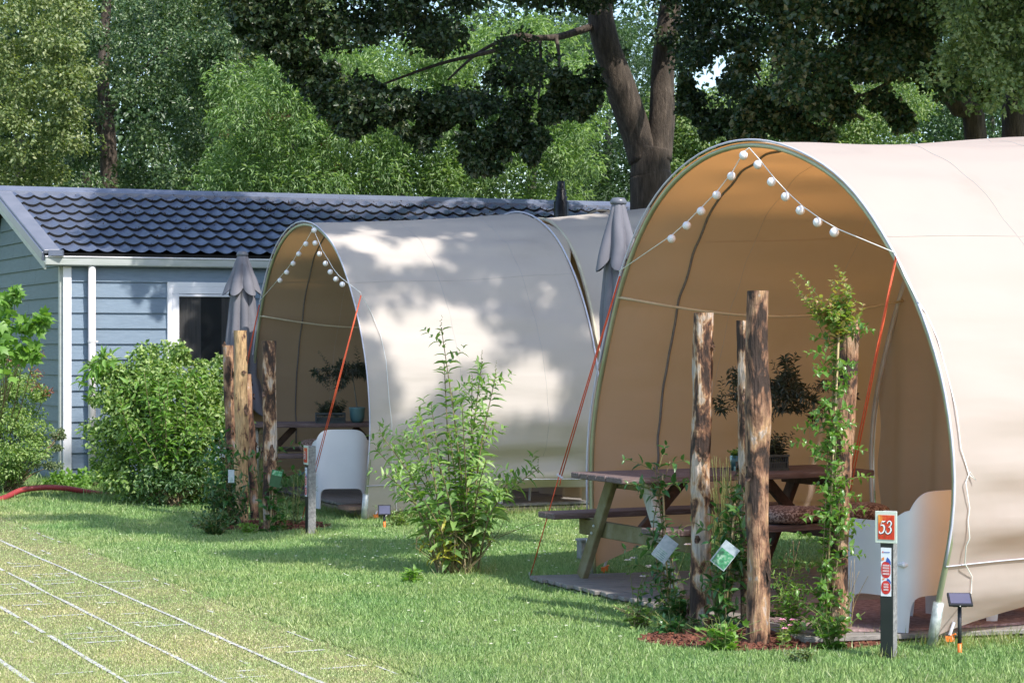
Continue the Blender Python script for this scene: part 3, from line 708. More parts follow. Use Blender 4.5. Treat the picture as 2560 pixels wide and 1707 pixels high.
rope('orange guy rope in front of the white chair of the left tent', [F2.pix(902, 738, -.03), P(786, 1184, 19.0), Vector((-2.0, 19.0, 0))])
rope('reddish guy rope on the far left side of the left tent, behind the log posts', [F2.pix(648, 762, -.03), P(596, 1010, 22.0), P(570, 1230, 21.8) * Vector((1, 1, 0)) if False else Vector((-3.1, 21.6, 0))])
def cord(label, pts):
    o = MB(); o.tube(pts, .0035, 5); return tag(o.build('lamp_cord', M['cord'], None, True), label, 'cord', 'white cords running to the solar lamps')
def tp(Fm, px, py, off=.02):                   # on the right wall, by pixel
    best = None; VV = V1 if Fm is F1 else V2
    A = VV[:, VV.shape[1] // 2:].reshape(-1, 3)
    x = 1280 + A[:, 0] / A[:, 1] * FPX; y = HY + (CH - A[:, 2]) / A[:, 1] * FPX
    k = np.argmin((x - px) ** 2 + (y - py) ** 2); v = Vector(A[k]); d = v.y - off
    return P(px, py, d)
c1 = [F1.pix(2240, 640, -.03), tp(F1, 2262, 690, .05), tp(F1, 2290, 745, .05), tp(F1, 2318, 788), tp(F1, 2345, 850), tp(F1, 2372, 950), tp(F1, 2392, 1030), tp(F1, 2402, 1120), tp(F1, 2422, 1185), tp(F1, 2440, 1200), tp(F1, 2425, 1180), tp(F1, 2414, 1205), tp(F1, 2424, 1270), tp(F1, 2420, 1300), tp(F1, 2424, 1345), tp(F1, 2415, 1365), tp(F1, 2412, 1408), tp(F1, 2430, 1440), tp(F1, 2428, 1480), P(2418, 1498, 10.75), P(2400, 1515, 10.66)]
cord('thin white cord looped down the side of the near tent', c1)
c2 = [F2.pix(902, 735, -.03), tp(F2, 925, 775), tp(F2, 950, 830), tp(F2, 965, 900), tp(F2, 973, 1000), tp(F2, 980, 1060), tp(F2, 978, 1110), tp(F2, 985, 1190), tp(F2, 990, 1230), tp(F2, 992, 1275), P(962, 1290, 18.5)]
cord('thin white cord down the side of the left tent', c2)

# ------------------------------------------------------------------ decks
def deck(name, label, A, u, a, lu, la, h=.1):
    u = Vector(u).normalized(); a = Vector(a).normalized(); T = thing(name, label, 'deck', A, 0, 'timber decks under the tents')
    mb = MB(); n = int(lu / .125)
    for i in range(n):
        c = A + u * (.0625 + i * .125); j = random.uniform(-.012, .012)
        mb.beam(c + a * j + UP * (h - .014), c + a * la + UP * (h - .014), .118, .028, bev=.004)
    mb.build('boards', M['deck'], T, world=True)
    mb = MB(); mb.beam(A + a * .02 + u * .02 + UP * (h / 2 - .02), A + a * la + u * .02 + UP * (h / 2 - .02), .04, h - .04); mb.beam(A + a * .03 + u * .05 + UP * (h / 2 - .02), A + a * .03 + u * (lu - .05) + UP * (h / 2 - .02), .04, h - .04)
    mb.build('edge_beam', M['deckside'], T, world=True)
    return T
deck('deck', 'grey grooved timber deck under the near tent and picnic table', Vector((1.62, 10.98, 0)), -F1.w, (.965, .262, 0), 3.38, 5.6, .06)
deck('deck', 'dark timber deck under the left tent', F2.pt(1.72, .10, 0), -F2.w, F2.a, 3.3, 5.4)
def blob(name, label, cat, c, rx, ry, rz, m, z, h=.012, n=40, jag=.02):
    mb = MB(); V = []
    for zz, s in ((z, 1), (z + h, .985)):
        for k in range(n):
            a = 2 * math.pi * k / n; r = 1 + jag * mnoise.noise(Vector((math.cos(a) * 3, math.sin(a) * 3, 2))); x = rx * r * s * math.copysign(abs(math.cos(a)) ** .6, math.cos(a)); y = ry * r * s * math.copysign(abs(math.sin(a)) ** .6, math.sin(a))
            V.append((c[0] + x * math.cos(rz) - y * math.sin(rz), c[1] + x * math.sin(rz) + y * math.cos(rz), zz))
    mb.add(V, [(k, (k + 1) % n, n + (k + 1) % n, n + k) for k in range(n)] + [tuple(range(n, 2 * n))])
    return tag(mb.build(name, m), label, cat)
blob('outdoor_rug', 'brown patterned outdoor rug on the deck under the white chair', 'rug', (2.40, 11.95), .95, .62, R(20), M['rug'], .063)
blob('doormat', 'small coir doormat on the deck beside the chair of the left tent', 'doormat', (-1.35, 19.35), .33, .2, R(22), M['mat'], .104, .03)

# ------------------------------------------------------------------ picnic tables
def picnic(name, label, loc, rz):
    T = thing(name, label, 'picnic table', loc, rz, 'picnic tables in the tents')
    H = .75; LN = 1.98; mb = MB()
    for i in range(6):
        y = -.37 + .1235 * (i + .5); j = random.uniform(-.008, .008); mb.box((j, y, H - .02), (LN, .116, .040), bev=.006)
    mb.build('tabletop', M['woodtop'], T)
    for s in (-1, 1):
        mb = MB()
        for k in (0, 1): mb.box((0, s * (.66 + .125 * k), .43), (LN, .118, .042), bev=.006)
        mb.build('bench', M['woodtop'], T)
    for sx in (-1, 1):
        x = sx * .74
        for s in (-1, 1):
            mb = MB(); mb.beam((x, s * .22, H - .045), (x, s * .66, 0.0), .095, .048, up=(1, 0, 0), bev=.006)
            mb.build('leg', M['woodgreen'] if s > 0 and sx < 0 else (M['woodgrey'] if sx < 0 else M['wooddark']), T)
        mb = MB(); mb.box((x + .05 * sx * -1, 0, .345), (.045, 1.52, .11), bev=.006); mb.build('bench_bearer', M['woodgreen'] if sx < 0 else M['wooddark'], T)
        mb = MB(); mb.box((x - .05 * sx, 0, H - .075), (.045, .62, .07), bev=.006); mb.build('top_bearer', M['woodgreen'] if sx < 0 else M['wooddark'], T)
        mb = MB(); mb.beam((x - sx * .06, 0, .33), (x - sx * .42, 0, H - .05), .07, .045, up=(0, 1, 0)); mb.build('brace', M['wooddark'], T)
        for s in (-1, 1):
            for zz in (.37, .32):
                f = (H - zz) / H; mb = MB(); mb.ball((x + sx * .025, s * (.22 + .44 * f), zz), .011, 8, 5); mb.build('bolt', M['galv'], T)
    return T
picnic('picnic_table', 'weathered brown picnic table on the deck of the near tent', (1.44, 13.60, .065), R(26))
picnic('picnic_table', 'grey picnic table in shade inside the left tent', (-2.02, 21.55, .1), R(9))
def cushion(label, loc, rz, sx=.22, sy=.2, sz=.055, tilt=0):
    mb = MB(); V = []; n = 26; m_ = 14
    for i in range(m_ + 1):
        a = math.pi * i / m_
        for k in range(n):
            b = 2 * math.pi * k / n; cz = math.cos(a); rr = math.sin(a) ** .7
            sq = (abs(math.cos(b)) ** 3 + abs(math.sin(b)) ** 3) ** (-1 / 3)
            x = rr * sq * math.cos(b) * sx; y = rr * sq * math.sin(b) * sy
            pk = 1 + .10 * math.cos(b * 4) * rr; z = math.copysign(abs(cz) ** .6, cz) * sz * pk * (1 - .25 * math.exp(-((x / .05) ** 2 + (y / .05) ** 2)))
            V.append((x, y, z))
    mb.add(V, [(i * n + k, (i + 1) * n + k, (i + 1) * n + (k + 1) % n, i * n + (k + 1) % n) for i in range(m_) for k in range(n)])
    o = mb.build('seat_cushion', M['cushion'], None, True); o.location = loc; o.rotation_euler = (tilt, 0, rz)
    return tag(o, label, 'cushion', 'patterned seat cushions')
def onbench(px, tx=(1.44, 13.60), rz=R(26), y=-.72, z=.516):
    ux = Vector((math.cos(rz), math.sin(rz))); uy = Vector((-math.sin(rz), math.cos(rz))); c = Vector(tx) + uy * y; k = (px - 1280) / FPX
    u = (k * c.y - c.x) / (ux.x - k * ux.y); return Vector((c.x + ux.x * u, c.y + ux.y * u, z))
b = onbench(1968); cushion('brown leaf patterned cushion on the near bench, just right of the split log post', b + UP * .055, R(26), .185, .19)
b = onbench(2135); cushion('brown leaf patterned cushion on the bench end, beside the site marker 53', b + UP * .058, R(29), .225, .19, .058)
b = onbench(2050); cushion('greyer cushion lying behind the climber post on the near bench', b + UP * .05, R(24), .16, .15, .05)
cushion('pale patterned cushion on the bench of the left tent', Vector((-2.05, 20.9, .62)), R(20), .17, .16, .055, .25)

# ------------------------------------------------------------------ chairs
def chair(name, label):
    T = thing(name, label, 'chair', (0, 0, 0), 0, 'white tub chairs')
    nS = 120; nZ = 14
    def plan(s, z):                           # s in -1..1 around the tub, back at s=0, open front
        a = s * 2.28; k = 1.0 - .10 * (1 - z / .75)
        e = .5
        x = .30 * math.copysign(abs(math.sin(a)) ** e, math.sin(a)) if abs(a) < math.pi / 2 else .30 * (1 if s > 0 else -1) * (1 - .0 * abs(a))
        y = -.29 * abs(math.cos(a)) ** e if abs(a) < math.pi / 2 else (abs(a) - math.pi / 2) * .43
        return x * k, y * k + (.03 if z < .3 else 0) * 0 - .03 * (z / .75)
    def top(s):
        a = abs(s)
        if a < .33: return .745 - .10 * (a / .33) ** 2.6
        f = min(1, (a - .33) / .34); f = f * f * (3 - 2 * f); return .645 * (1 - f) + .585 * f
    def bot(s):
        a = abs(s)
        def arch(c, w, h): 
            d = abs(a - c) / w; return h * (1 - d ** 4) ** .25 if d < 1 else 0
        return max(arch(0, .285, .19), arch(.68, .215, .19), 0)
    V = []; 
    for side in (0, 1):
        for i in range(nS):
            s = -1 + 2 * i / (nS - 1); b = bot(s); t = top(s)
            for j in range(nZ):
                z = b + (t - b) * j / (nZ - 1); x, y = plan(s, z); k = 1 if side == 0 else .955
                V.append((x * k, y * k, z))
    n1 = nS * nZ; g = grid_faces(nS, nZ); F = [tuple(f[::-1]) for f in g] + [tuple(f + n1) for f in g]
    for i in range(nS - 1):
        F.append((i * nZ, (i + 1) * nZ, n1 + (i + 1) * nZ, n1 + i * nZ)); q = nZ - 1
        F.append((i * nZ + q, n1 + i * nZ + q, n1 + (i + 1) * nZ + q, (i + 1) * nZ + q))
    for i in (0, nS - 1):
        for j in range(nZ - 1): F.append((i * nZ + j, i * nZ + j + 1, n1 + i * nZ + j + 1, n1 + i * nZ + j))
    mb = MB(); mb.add(V, F); o = mb.build('shell', M['white'], T, True)
    try: o.data.set_sharp_from_angle(angle=R(40))
    except Exception: pass
    mb = MB(); mb.box((0, 0.0, .36), (.54, .50, .03), bev=.01); mb.build('seat', M['white'], T)
    return T
ch = chair('tub_chair', 'white tub chair with swept back beside the site marker 53'); ch.location = (2.25, 11.47, .062); ch.rotation_euler = (0, 0, R(38))
ch.scale = (1.03, .95, 1.06)
c = copy_tree(ch); c.scale = (1, 1, 1.03); c['label'] = 'white tub chair seen from behind in the left tent opening'; c.location = (-1.66, 19.55, .1); c.rotation_euler = (0, 0, R(4))
c = copy_tree(ch); c['label'] = 'white tub chair of which one leg shows under the hem of the near tent'; c.location = (2.84, 11.86, .06); c.rotation_euler = (0, 0, R(38))
c = copy_tree(ch); c['label'] = 'tub chair with one leg showing under the left tent hem behind the tall garden shrub'; c.location = (-.12, 20.3, .1); c.rotation_euler = (0, 0, R(50))

# ------------------------------------------------------------------ closed parasols
def parasol(name, label, loc, H, tiers, capr, seed):
    T = thing(name, label, 'parasol', loc, 0, 'closed grey parasols')
    mb = MB(); mb.tube([(0, 0, 0), (0, 0, H - .02)], .02, 10); mb.build('pole', M['galv'], T, True)
    mb = MB(); mb.lathe([(0, H + .03), (capr * .75, H + .025), (capr, H + .0), (capr, H - .02), (capr * .85, H - .03), (0, H - .03)], 24); mb.build('cap', M['cap'], T, True)
    for nm, prof, jag, nf, ph in tiers:
        n = 96; rows = 26; V = []
        for i in range(rows):
            f = i / (rows - 1); z = H - .03 - np.interp(f, [0, 1], [prof[0][1], prof[-1][1]]); r0 = np.interp(-(z - H + .03), [p[1] for p in prof], [p[0] for p in prof])
            for k in range(n):
                a = 2 * math.pi * k / n; fold = abs(math.sin(a * nf / 2 + ph + .5 * mnoise.noise(Vector((f * 2, seed, math.cos(a)))))) ** .8
                amp = .15 + .42 * f; r = r0 * (1 - amp * .55 + amp * fold) * (1 + .08 * mnoise.noise(Vector((math.cos(a) * 2, math.sin(a) * 2, f * 3 + seed))))
                dz = jag * (fold - .5) * f ** 6 * -1
                V.append((r * math.cos(a), r * math.sin(a), z + dz))
        F = [(i * n + k, (i + 1) * n + k, (i + 1) * n + (k + 1) % n, i * n + (k + 1) % n) for i in range(rows - 1) for k in range(n)]
        b = MB(); b.add(V, F); b.build(nm, M['umb'], T, True)
        b = MB(); b.add([(v[0] * .93, v[1] * .93, v[2] + .004) for v in V], [f[::-1] for f in F]); b.build(nm + '_lining', M['umbd'], T, True)
    return T
p = P(606, 870, 22.6); zt = 1.65 + (870 - 634) / 5000 * 22.6
parasol('closed_parasol', 'closed grey parasol in front of the chalet window, left of the shaded tent', (p.x, p.y, 0), zt,
        [('canopy', [(.05, .0), (.075, .1), (.13, .5), (.17, .95), (.16, 1.35), (.25, 1.75)], .12, 8, .3), ('valance', [(.055, 0), (.10, .15), (.15, .30), (.185, .40)], .10, 6, 1.0)], .066, 2)
p = P(1546, 870, 16.2); zt = 1.65 + (870 - 503) / 5000 * 16.2
parasol('closed_parasol', 'closed grey parasol standing between the two barrel tents', (p.x, p.y, 0), zt,
        [('canopy', [(.05, .0), (.07, .1), (.10, .45), (.13, .9), (.12, 1.3), (.07, 1.7)], .08, 7, .8), ('valance', [(.055, 0), (.09, .14), (.135, .34), (.165, .48)], .12, 6, .2)], .068, 5)
# a dark slab of the second parasol's stand is hidden; nothing is built there

# ------------------------------------------------------------------ site markers
def text_obj(txt, size, m, parent, loc, rot, extr=.0012, shear=.25, off=.0, name='number', sx=.8):
    cu = bpy.data.curves.new('t', 'FONT'); cu.body = txt; cu.size = size; cu.extrude = extr; cu.shear = shear; cu.offset = off; cu.align_x = 'CENTER'; cu.align_y = 'CENTER'
    to = bpy.data.objects.new('t', cu); me = bpy.data.meshes.new_from_object(to); bpy.data.objects.remove(to); me.name = name
    o = link(name, me, m, parent); o.location = loc; o.rotation_euler = rot; o.scale = (sx, 1, 1); return o
def poly(mb, pts, y): mb.add([(x, y, z) for x, z in pts], [tuple(range(len(pts)))[::-1]])
def ell(cx, cz, rx, rz, a0=0, a1=360, n=24, px=2): return [(cx + rx * math.copysign(abs(math.cos(R(a0 + (a1 - a0) * k / n))) ** (2 / px), math.cos(R(a0 + (a1 - a0) * k / n))), cz + rz * math.copysign(abs(math.sin(R(a0 + (a1 - a0) * k / n))) ** (2 / px), math.sin(R(a0 + (a1 - a0) * k / n)))) for k in range(n)]
DIG = {'5': [[(.30, .97, .10), (.55, .95, .12), (.85, 1.0, .05)], [(.30, .97, .06), (.20, .62, .06)], [(.18, .60, .05), (.45, .68, .10), (.78, .52, .22), (.78, .22, .22), (.45, .02, .09), (.12, .06, .12), (.08, .18, .16)]],
       '3': [[(.12, .80, .16), (.25, .97, .10), (.55, 1.0, .09), (.76, .82, .20), (.62, .60, .12), (.36, .53, .05)], [(.36, .53, .05), (.62, .52, .10), (.84, .30, .24), (.62, .06, .12), (.30, .0, .08), (.04, .14, .14), (.06, .24, .14)]],
       '1': [[(.25, .82, .05), (.55, 1.0, .10), (.55, .5, .20), (.55, .02, .20)], [(.25, .0, .05), (.85, .0, .05)]]}
def marker(label, loc, rz, num):
    T = thing('site_marker', label, 'site marker', loc, rz, 'numbered site markers'); H = .79; w = .072
    mb = MB(); mb.box((0, 0, H / 2), (w, w, H), bev=.004); mb.build('post', M['postgrey'], T)
    mb = MB(); mb.box((0, -w / 2 - .002, H / 2 - .003), (w - .004, .006, H - .01), bev=.001); mb.build('post_face', M['postdark'], T)
    y = -w / 2 - .008; zc = H - .082
    mb = MB(); mb.box((-.002, y, zc), (.118, .006, .168), bev=.002); pl = mb.build('number_plate', M['frameg'], T)
    mb = MB(); mb.box((0, y - .0045, zc), (.088, .003, .128)); mb.build('tulip_print', M['tulip'], pl)
    for mm, dx, dy in ((M['textblk'], .003, .0066), (M['textwhite'], 0, .0082)):
        mb = MB()
        for k, ch_ in enumerate(num):
            for stroke in DIG[ch_]:
                pts = [(px_, pz_) for px_, pz_, w_ in stroke]; ws_ = [w_ for _, _, w_ in stroke]; n_ = 22; V = []
                cc = curve([(a_, 0, b_) for a_, b_ in pts], n_)
                for i in range(n_):
                    wv_ = np.interp(i / (n_ - 1) * (len(ws_) - 1), range(len(ws_)), ws_); t_ = (cc[min(i + 1, n_ - 1)] - cc[max(i - 1, 0)]).normalized(); nn = Vector((-t_.z, 0, t_.x)) * wv_ * .5
                    for q_ in (cc[i] - nn, cc[i] + nn):
                        zz_ = q_.z; V.append((dx - .036 + k * .036 + (q_.x + .22 * (zz_ - .5)) * .034, y - dy, zc - dx - .033 + zz_ * .066))
                mb.add(V, [(2 * i, 2 * i + 1, 2 * i + 3, 2 * i + 2) for i in range(n_ - 1)])
        mb.build('number', mm, pl)
    y = -w / 2 - .0068; z0 = .345; z1 = .60; L_ = z1 - z0
    mb = MB(); mb.box((-.003, y, (z0 + z1) / 2 + .0), (.056, .003, L_)); st = mb.build('info_label', M['sticker'], T)
    y -= .0025
    def Z(f): return z1 - L_ * f
    for pl_ in (ell(-.003, Z(.455), .0255, L_ * .17, px=2.6), ell(-.003, Z(.82), .0255, L_ * .14, px=2.2), [(-.022, Z(.11)), (-.017, Z(.11)), (-.016, Z(.085)), (-.0195, Z(.07)), (-.023, Z(.085))][::-1]):
        mb = MB(); poly(mb, pl_, y); mb.build('red_emblem', M['red'], st)
    for pl_ in ([(.004, Z(.19)), (-.003, Z(.29)), (.012, Z(.30)), (.024, Z(.36)), (.024, Z(.29)), (.016, Z(.235))], [(.004, Z(.63)), (.002, Z(.68)), (.012, Z(.69)), (.024, Z(.75)), (.024, Z(.70)), (.016, Z(.65))]):
        mb = MB(); poly(mb, pl_[::-1], y - .0008); mb.build('blue_leaf', M['blue'], st)
    mb = MB(); mb.box((.002, y - .0008, Z(.092)), (.034, .0006, .0035)); mb.build('lettering', M['blue'], st)
    mb = MB(); poly(mb, [(-.026, Z(.215)), (-.026, Z(.27)), (-.012, Z(.255)), (-.012, Z(.19))][::-1], y - .0008); mb.build('orange_leaf', M['lorange'], st); mb = MB(); poly(mb, [(-.022, Z(.635)), (-.022, Z(.665)), (-.010, Z(.66)), (-.010, Z(.625))][::-1], y - .0008); mb.build('orange_leaf', M['lorange'], st)
    for f in (.355, .375, .41, .43, .47, .49, .53, .55, .745, .765, .80, .82, .855, .875):
        mb = MB(); mb.box((-.002, y - .0012, Z(f)), (.036 if f < .6 else .026, .0006, .0022)); mb.build('lettering', M['textwhite'], st)
    return T
marker('site marker post with a tulip picture plate reading 53', G(2224, 1652) + Vector((0, .02, 0)), R(-27), '53')
marker('site marker post with a narrow-seen orange plate reading 51, before the left tent', G(777, 1338), R(-66), '51')

# ------------------------------------------------------------------ solar lamps
def solar(label, loc, tilt, rz, pole, panel):
    T = thing('solar_lamp', label, 'solar panel', loc, rz, 'small solar panels on stakes')
    mb = MB(); mb.tube([(0, 0, .0), (0, 0, pole)], .011, 10); mb.build('pole', M['black'], T, True)
    mb = MB(); mb.tube([(0, 0, .0), (0, 0, .07)], .0105, 8); mb.tube([(.008, 0, -.02), (.008, 0, .075)], .004); mb.tube([(0, 0, -.05), (0, 0, .07)], .0125, 6); mb.build('spike', M['orange'], T, True)
    from mathutils import Matrix
    Rx = Matrix.Rotation(tilt, 3, 'X'); mb = MB(); mb.box((0, -.01, pole + .02), (panel, panel * .8, .016), Rx, bev=.003); mb.box((0, 0, pole), (.07, .04, .02), Rx)
    ho = mb.build('housing', M['black'], T)
    mb = MB(); mb.box(Vector((0, -.01, pole + .02)) + Rx @ Vector((0, 0, .0095)), (panel - .02, panel * .8 - .02, .002), Rx); mb.build('cells', M['panel'], ho)
solar('small black solar panel on an orange tipped stake beside the near tent foot', G(2399, 1640), R(33), R(-4), .285, .128)
solar('small dark solar panel on a stake beside the left tent foot', G(961, 1322), R(75), R(6), .155, .118)

# ------------------------------------------------------------------ log posts
def logmat(name, stops, sc, seedv):
    m, N, L, B = newmat(name); B.inputs['Roughness'].default_value = .8
    tc = N.new('ShaderNodeTexCoord'); mp = N.new('ShaderNodeMapping'); mp.inputs['Scale'].default_value = (1.3, 1.3, .6); mp.inputs['Location'].default_value = (seedv, seedv * 2, 0)
    L.new(tc.outputs['Object'], mp.inputs[0]); t = N.new('ShaderNodeTexNoise'); t.inputs['Scale'].default_value = sc; t.inputs['Detail'].default_value = 9; t.inputs['Roughness'].default_value = .62; t.inputs['Distortion'].default_value = .3
    L.new(mp.outputs[0], t.inputs['Vector']); r = N.new('ShaderNodeValToRGB'); e = r.color_ramp.elements
    while len(e) < len(stops): e.new(.5)
    for q, (p, c) in zip(e, stops): q.position = p; q.color = (*c, 1)
    L.new(t.outputs[0], r.inputs[0]); mp2 = N.new('ShaderNodeMapping'); mp2.inputs['Scale'].default_value = (6, 6, .9); L.new(tc.outputs['Object'], mp2.inputs[0])
    t2 = N.new('ShaderNodeTexNoise'); t2.inputs['Scale'].default_value = 12; t2.inputs['Detail'].default_value = 5; L.new(mp2.outputs[0], t2.inputs['Vector'])
    mx = N.new('ShaderNodeMixRGB'); mx.blend_type = 'OVERLAY'; mx.inputs[0].default_value = .7; L.new(r.outputs[0], mx.inputs[1]); cr = N.new('ShaderNodeValToRGB'); cr.color_ramp.elements[0].position = .3; cr.color_ramp.elements[0].color = (.2, .19, .18, 1); cr.color_ramp.elements[1].position = .68; cr.color_ramp.elements[1].color = (.75, .74, .73, 1); L.new(t2.outputs[0], cr.inputs[0]); L.new(cr.outputs[0], mx.inputs[2]); L.new(mx.outputs[0], B.inputs['Base Color'])
    b = N.new('ShaderNodeBump'); b.inputs['Strength'].default_value = .9; b.inputs['Distance'].default_value = .02; ad = N.new('ShaderNodeMath'); ad.operation = 'ADD'; L.new(t.outputs[0], ad.inputs[0]); L.new(t2.outputs[0], ad.inputs[1]); L.new(ad.outputs[0], b.inputs['Height']); L.new(b.outputs[0], B.inputs['Normal'])
    return m
dk = (.035, .02, .015); br = (.17, .085, .05); tn = (.40, .24, .13); pale = (.50, .40, .32); gy = (.42, .38, .37)
LG = {'pale': [(.43, dk), (.49, br), (.52, tn), (.57, pale), (.68, gy)], 'dark': [(.44, dk), (.52, (.10, .05, .03)), (.57, br), (.66, pale)],
      'mix': [(.45, dk), (.50, br), (.54, (.28, .16, .10)), (.60, tn), (.68, gy)], 'peel': [(.42, dk), (.46, br), (.50, (.30, .17, .10)), (.62, (.38, .26, .18)), (.7, (.26, .15, .09))], 'tan': [(.33, dk), (.39, br), (.43, (.42, .27, .13)), (.6, (.50, .34, .18)), (.7, (.3, .17, .1))]}
def log(label, base, top, r0, r1, kind, seed, group, bulge=()):
    base = Vector(base); top = Vector(top); n = 34; rows = 80; T = thing('log_post', label, 'wooden post', base, 0, group)
    V = []; d = top - base
    for i in range(rows):
        f = i / (rows - 1); c = base + d * f + Vector((.010 * mnoise.noise(Vector((f * 3, seed, 0))), .01 * mnoise.noise(Vector((f * 3, seed, 9))), 0)) * 2
        r = r0 + (r1 - r0) * f
        for (bf, bw, ba) in bulge: r += ba * math.exp(-((f - bf) / bw) ** 2)
        for k in range(n):
            a = 2 * math.pi * k / n
            rr = r * (1 + .13 * mnoise.noise(Vector((math.cos(a) * 1.2, math.sin(a) * 1.2, f * 5 + seed))) + .07 * mnoise.noise(Vector((math.cos(a) * 4, math.sin(a) * 4, f * 14 + seed))) + .035 * mnoise.noise(Vector((math.cos(a) * 11, math.sin(a) * 11, f * 30 + seed))))
            V.append(c + Vector((math.cos(a), math.sin(a), 0)) * rr)
    F = [(i * n + k, i * n + (k + 1) % n, (i + 1) * n + (k + 1) % n, (i + 1) * n + k) for i in range(rows - 1) for k in range(n)] + [tuple((rows - 1) * n + k for k in range(n))]
    mb = MB(); mb.add(V, F); o = mb.build('trunk', logmat('log_' + kind + str(seed), LG[kind], 7.5, seed * 1.7), T, True, True)
    try: o.data.set_sharp_from_angle(angle=R(60))
    except Exception: pass
    # plates of bark still clinging
    rs = np.random.RandomState(seed); bm_ = logmat('bark_' + kind + str(seed), [(.4, dk), (.5, (.10, .055, .035)), (.6, (.22, .13, .09))], 20, seed)
    for _ in range(8):
        f = rs.rand(); a0 = rs.rand() * 6.28; wd = .3 + .6 * rs.rand(); hh = .03 + .10 * rs.rand(); c = base + d * f; r = (r0 + (r1 - r0) * f)
        for (bf, bw, ba) in bulge: r += ba * math.exp(-((f - bf) / bw) ** 2)
        V = []; 
        for i in range(5):
            for k in range(5):
                g = i / 4; h = k / 4; e = (1 - abs(g - .5) * 1.2) ; a = a0 + (h - .5) * wd * e
                rr = r * 1.03 + .010 + .008 * math.sin(i * 2 + k) + (.012 if i in (0,) else 0)
                V.append(c + UP * (hh * (g - .5) + .012 * mnoise.noise(Vector((k, i, seed)))) + Vector((math.cos(a), math.sin(a), 0)) * rr)
        mb = MB(); mb.add(V, [tuple(x) for x in grid_faces(5, 5)]); mb.build('bark_plate', bm_, T, True, True)
    return T
gf = 'log posts in the front bark bed'; gl = 'log posts in the left bark bed'
b = G(1748, 1568); log('dark log post with a pale split top, left one in the front bed', b, P(1759, 782, b.y + .02), .060, .059, 'pale', 3, gf)
b = G(1880, 1580); log('narrow log post half hidden behind the tallest log, front bed', b, P(1862, 801, b.y + .05), .062, .050, 'pale', 8, gf)
b = G(1893, 1617); log('tallest log post in the front bed with a burnt looking knot', b, P(1895, 727, b.y), .066, .059, 'mix', 5, gf, [(.66, .09, .012)])
b = G(2080, 1612); dpost = b; log('leaning log post wrapped in a leafy climber beside the orange rope', b, P(2124, 800, b.y + .05), .064, .056, 'peel', 12, gf)
b = G(582, 1300); log('reddish brown log post, leftmost in the left bed', b, P(570, 863, b.y + .02), .056, .050, 'mix', 15, gl)
b = G(604, 1306); log('tallest tan log post in the left bed', b, P(600, 826, b.y), .068, .060, 'tan', 20, gl)
b = G(635, 1304); log('slim mossy log post leaning behind the tan one in the left bed', b + Vector((0, .15, 0)), P(618, 935, b.y + .2), .052, .038, 'mix', 23, gl)
b = G(675, 1330); log('peeled pale log post, rightmost in the left bed', b, P(673, 852, b.y), .062, .060, 'pale', 27, gl)

# ------------------------------------------------------------------ bark mulch beds
def mulch(name, c, rx, ry, rz, n, seed):
    rs = np.random.RandomState(seed); mb = MB(); k = 60; V = [(c[0], c[1], .035)]
    for i in range(k):
        a = 2 * math.pi * i / k; r = 1 + .18 * mnoise.noise(Vector((math.cos(a) * 2, math.sin(a) * 2, seed))); x = rx * r * math.cos(a); y = ry * r * math.sin(a)
        V.append((c[0] + x * math.cos(rz) - y * math.sin(rz), c[1] + x * math.sin(rz) + y * math.cos(rz), .003))
    mb.add(V, [(0, i + 1, (i + 1) % k + 1) for i in range(k)]); 
    for _ in range(n):
        a = rs.rand() * 6.28; r = rs.rand() ** .5 * 1.03; x = rx * r * math.cos(a); y = ry * r * math.sin(a); ln = .015 + .035 * rs.rand()
        p = Vector((c[0] + x * math.cos(rz) - y * math.sin(rz), c[1] + x * math.sin(rz) + y * math.cos(rz), .035 * (1 - r) + .008 + .012 * rs.rand()))
        d = Vector((rs.normal(), rs.normal(), rs.normal() * .35)).normalized(); mb.beam(p - d * ln / 2, p + d * ln / 2, .012 + .014 * rs.rand(), .006, mi=1, bev=0)
    return tag(mb.build(name, [M['soil'], M['chips']]), kind='stuff')
mulch('bark_mulch', (1.47, 11.28), .74, .46, R(6), 2600, 4)
mulch('bark_mulch', (-2.30, 18.45), .62, .5, R(10), 900, 6)

# ------------------------------------------------------------------ small plants
def along(c, f):
    x = f * (len(c) - 1); k = min(int(x), len(c) - 2); return c[k].lerp(c[k + 1], x - k), (c[k + 1] - c[k]).normalized()
def leafy(stems, L, Wd, gap, rs, f0=.1, up=.25, tip=.45, jit=.3, pairs=True, shape='long', droop=.35, mi=0):
    Pp, D, Nn, Ls = [], [], [], []
    for c in stems:
        ln = sum((b - a).length for a, b in zip(c[:-1], c[1:])); n = max(2, int(ln * (1 - f0) / gap)); ph = rs.rand() * 6
        for i in range(n):
            f = f0 + (1 - f0) * (i + rs.rand() * .4) / n; p, t = along(c, min(f, .999)); ph += 1.571 if pairs else 2.4
            x = t.cross(Vector((0.3, .2, 1)));  x = x.normalized() if x.length > .05 else Vector((1, 0, 0)); y = t.cross(x)
            for s in ((0, math.pi) if pairs else (0,)):
                a = ph + s + rs.normal() * jit; d = x * math.cos(a) + y * math.sin(a) + t * .45 + UP * up + Vector(rs.normal(size=3) * .12)
                Pp.append(p); D.append(d); Nn.append(UP * 1.0 + Vector(rs.normal(size=3) * .3) + t * .2); Ls.append((1 - (1 - tip) * max(0, f - .4) / .6) * (.75 + .5 * rs.rand()))
    Ls = np.array(Ls); V, F = leaf_arrays(Pp, D, Nn, L * Ls, Wd * Ls, shape, droop)
    return V, F, mi
def stem_mesh(stems, r0, r1, n=5):
    mb = MB()
    for c in stems: mb.tube(c, [r0 + (r1 - r0) * i / (len(c) - 1) for i in range(len(c))], n)
    return mb
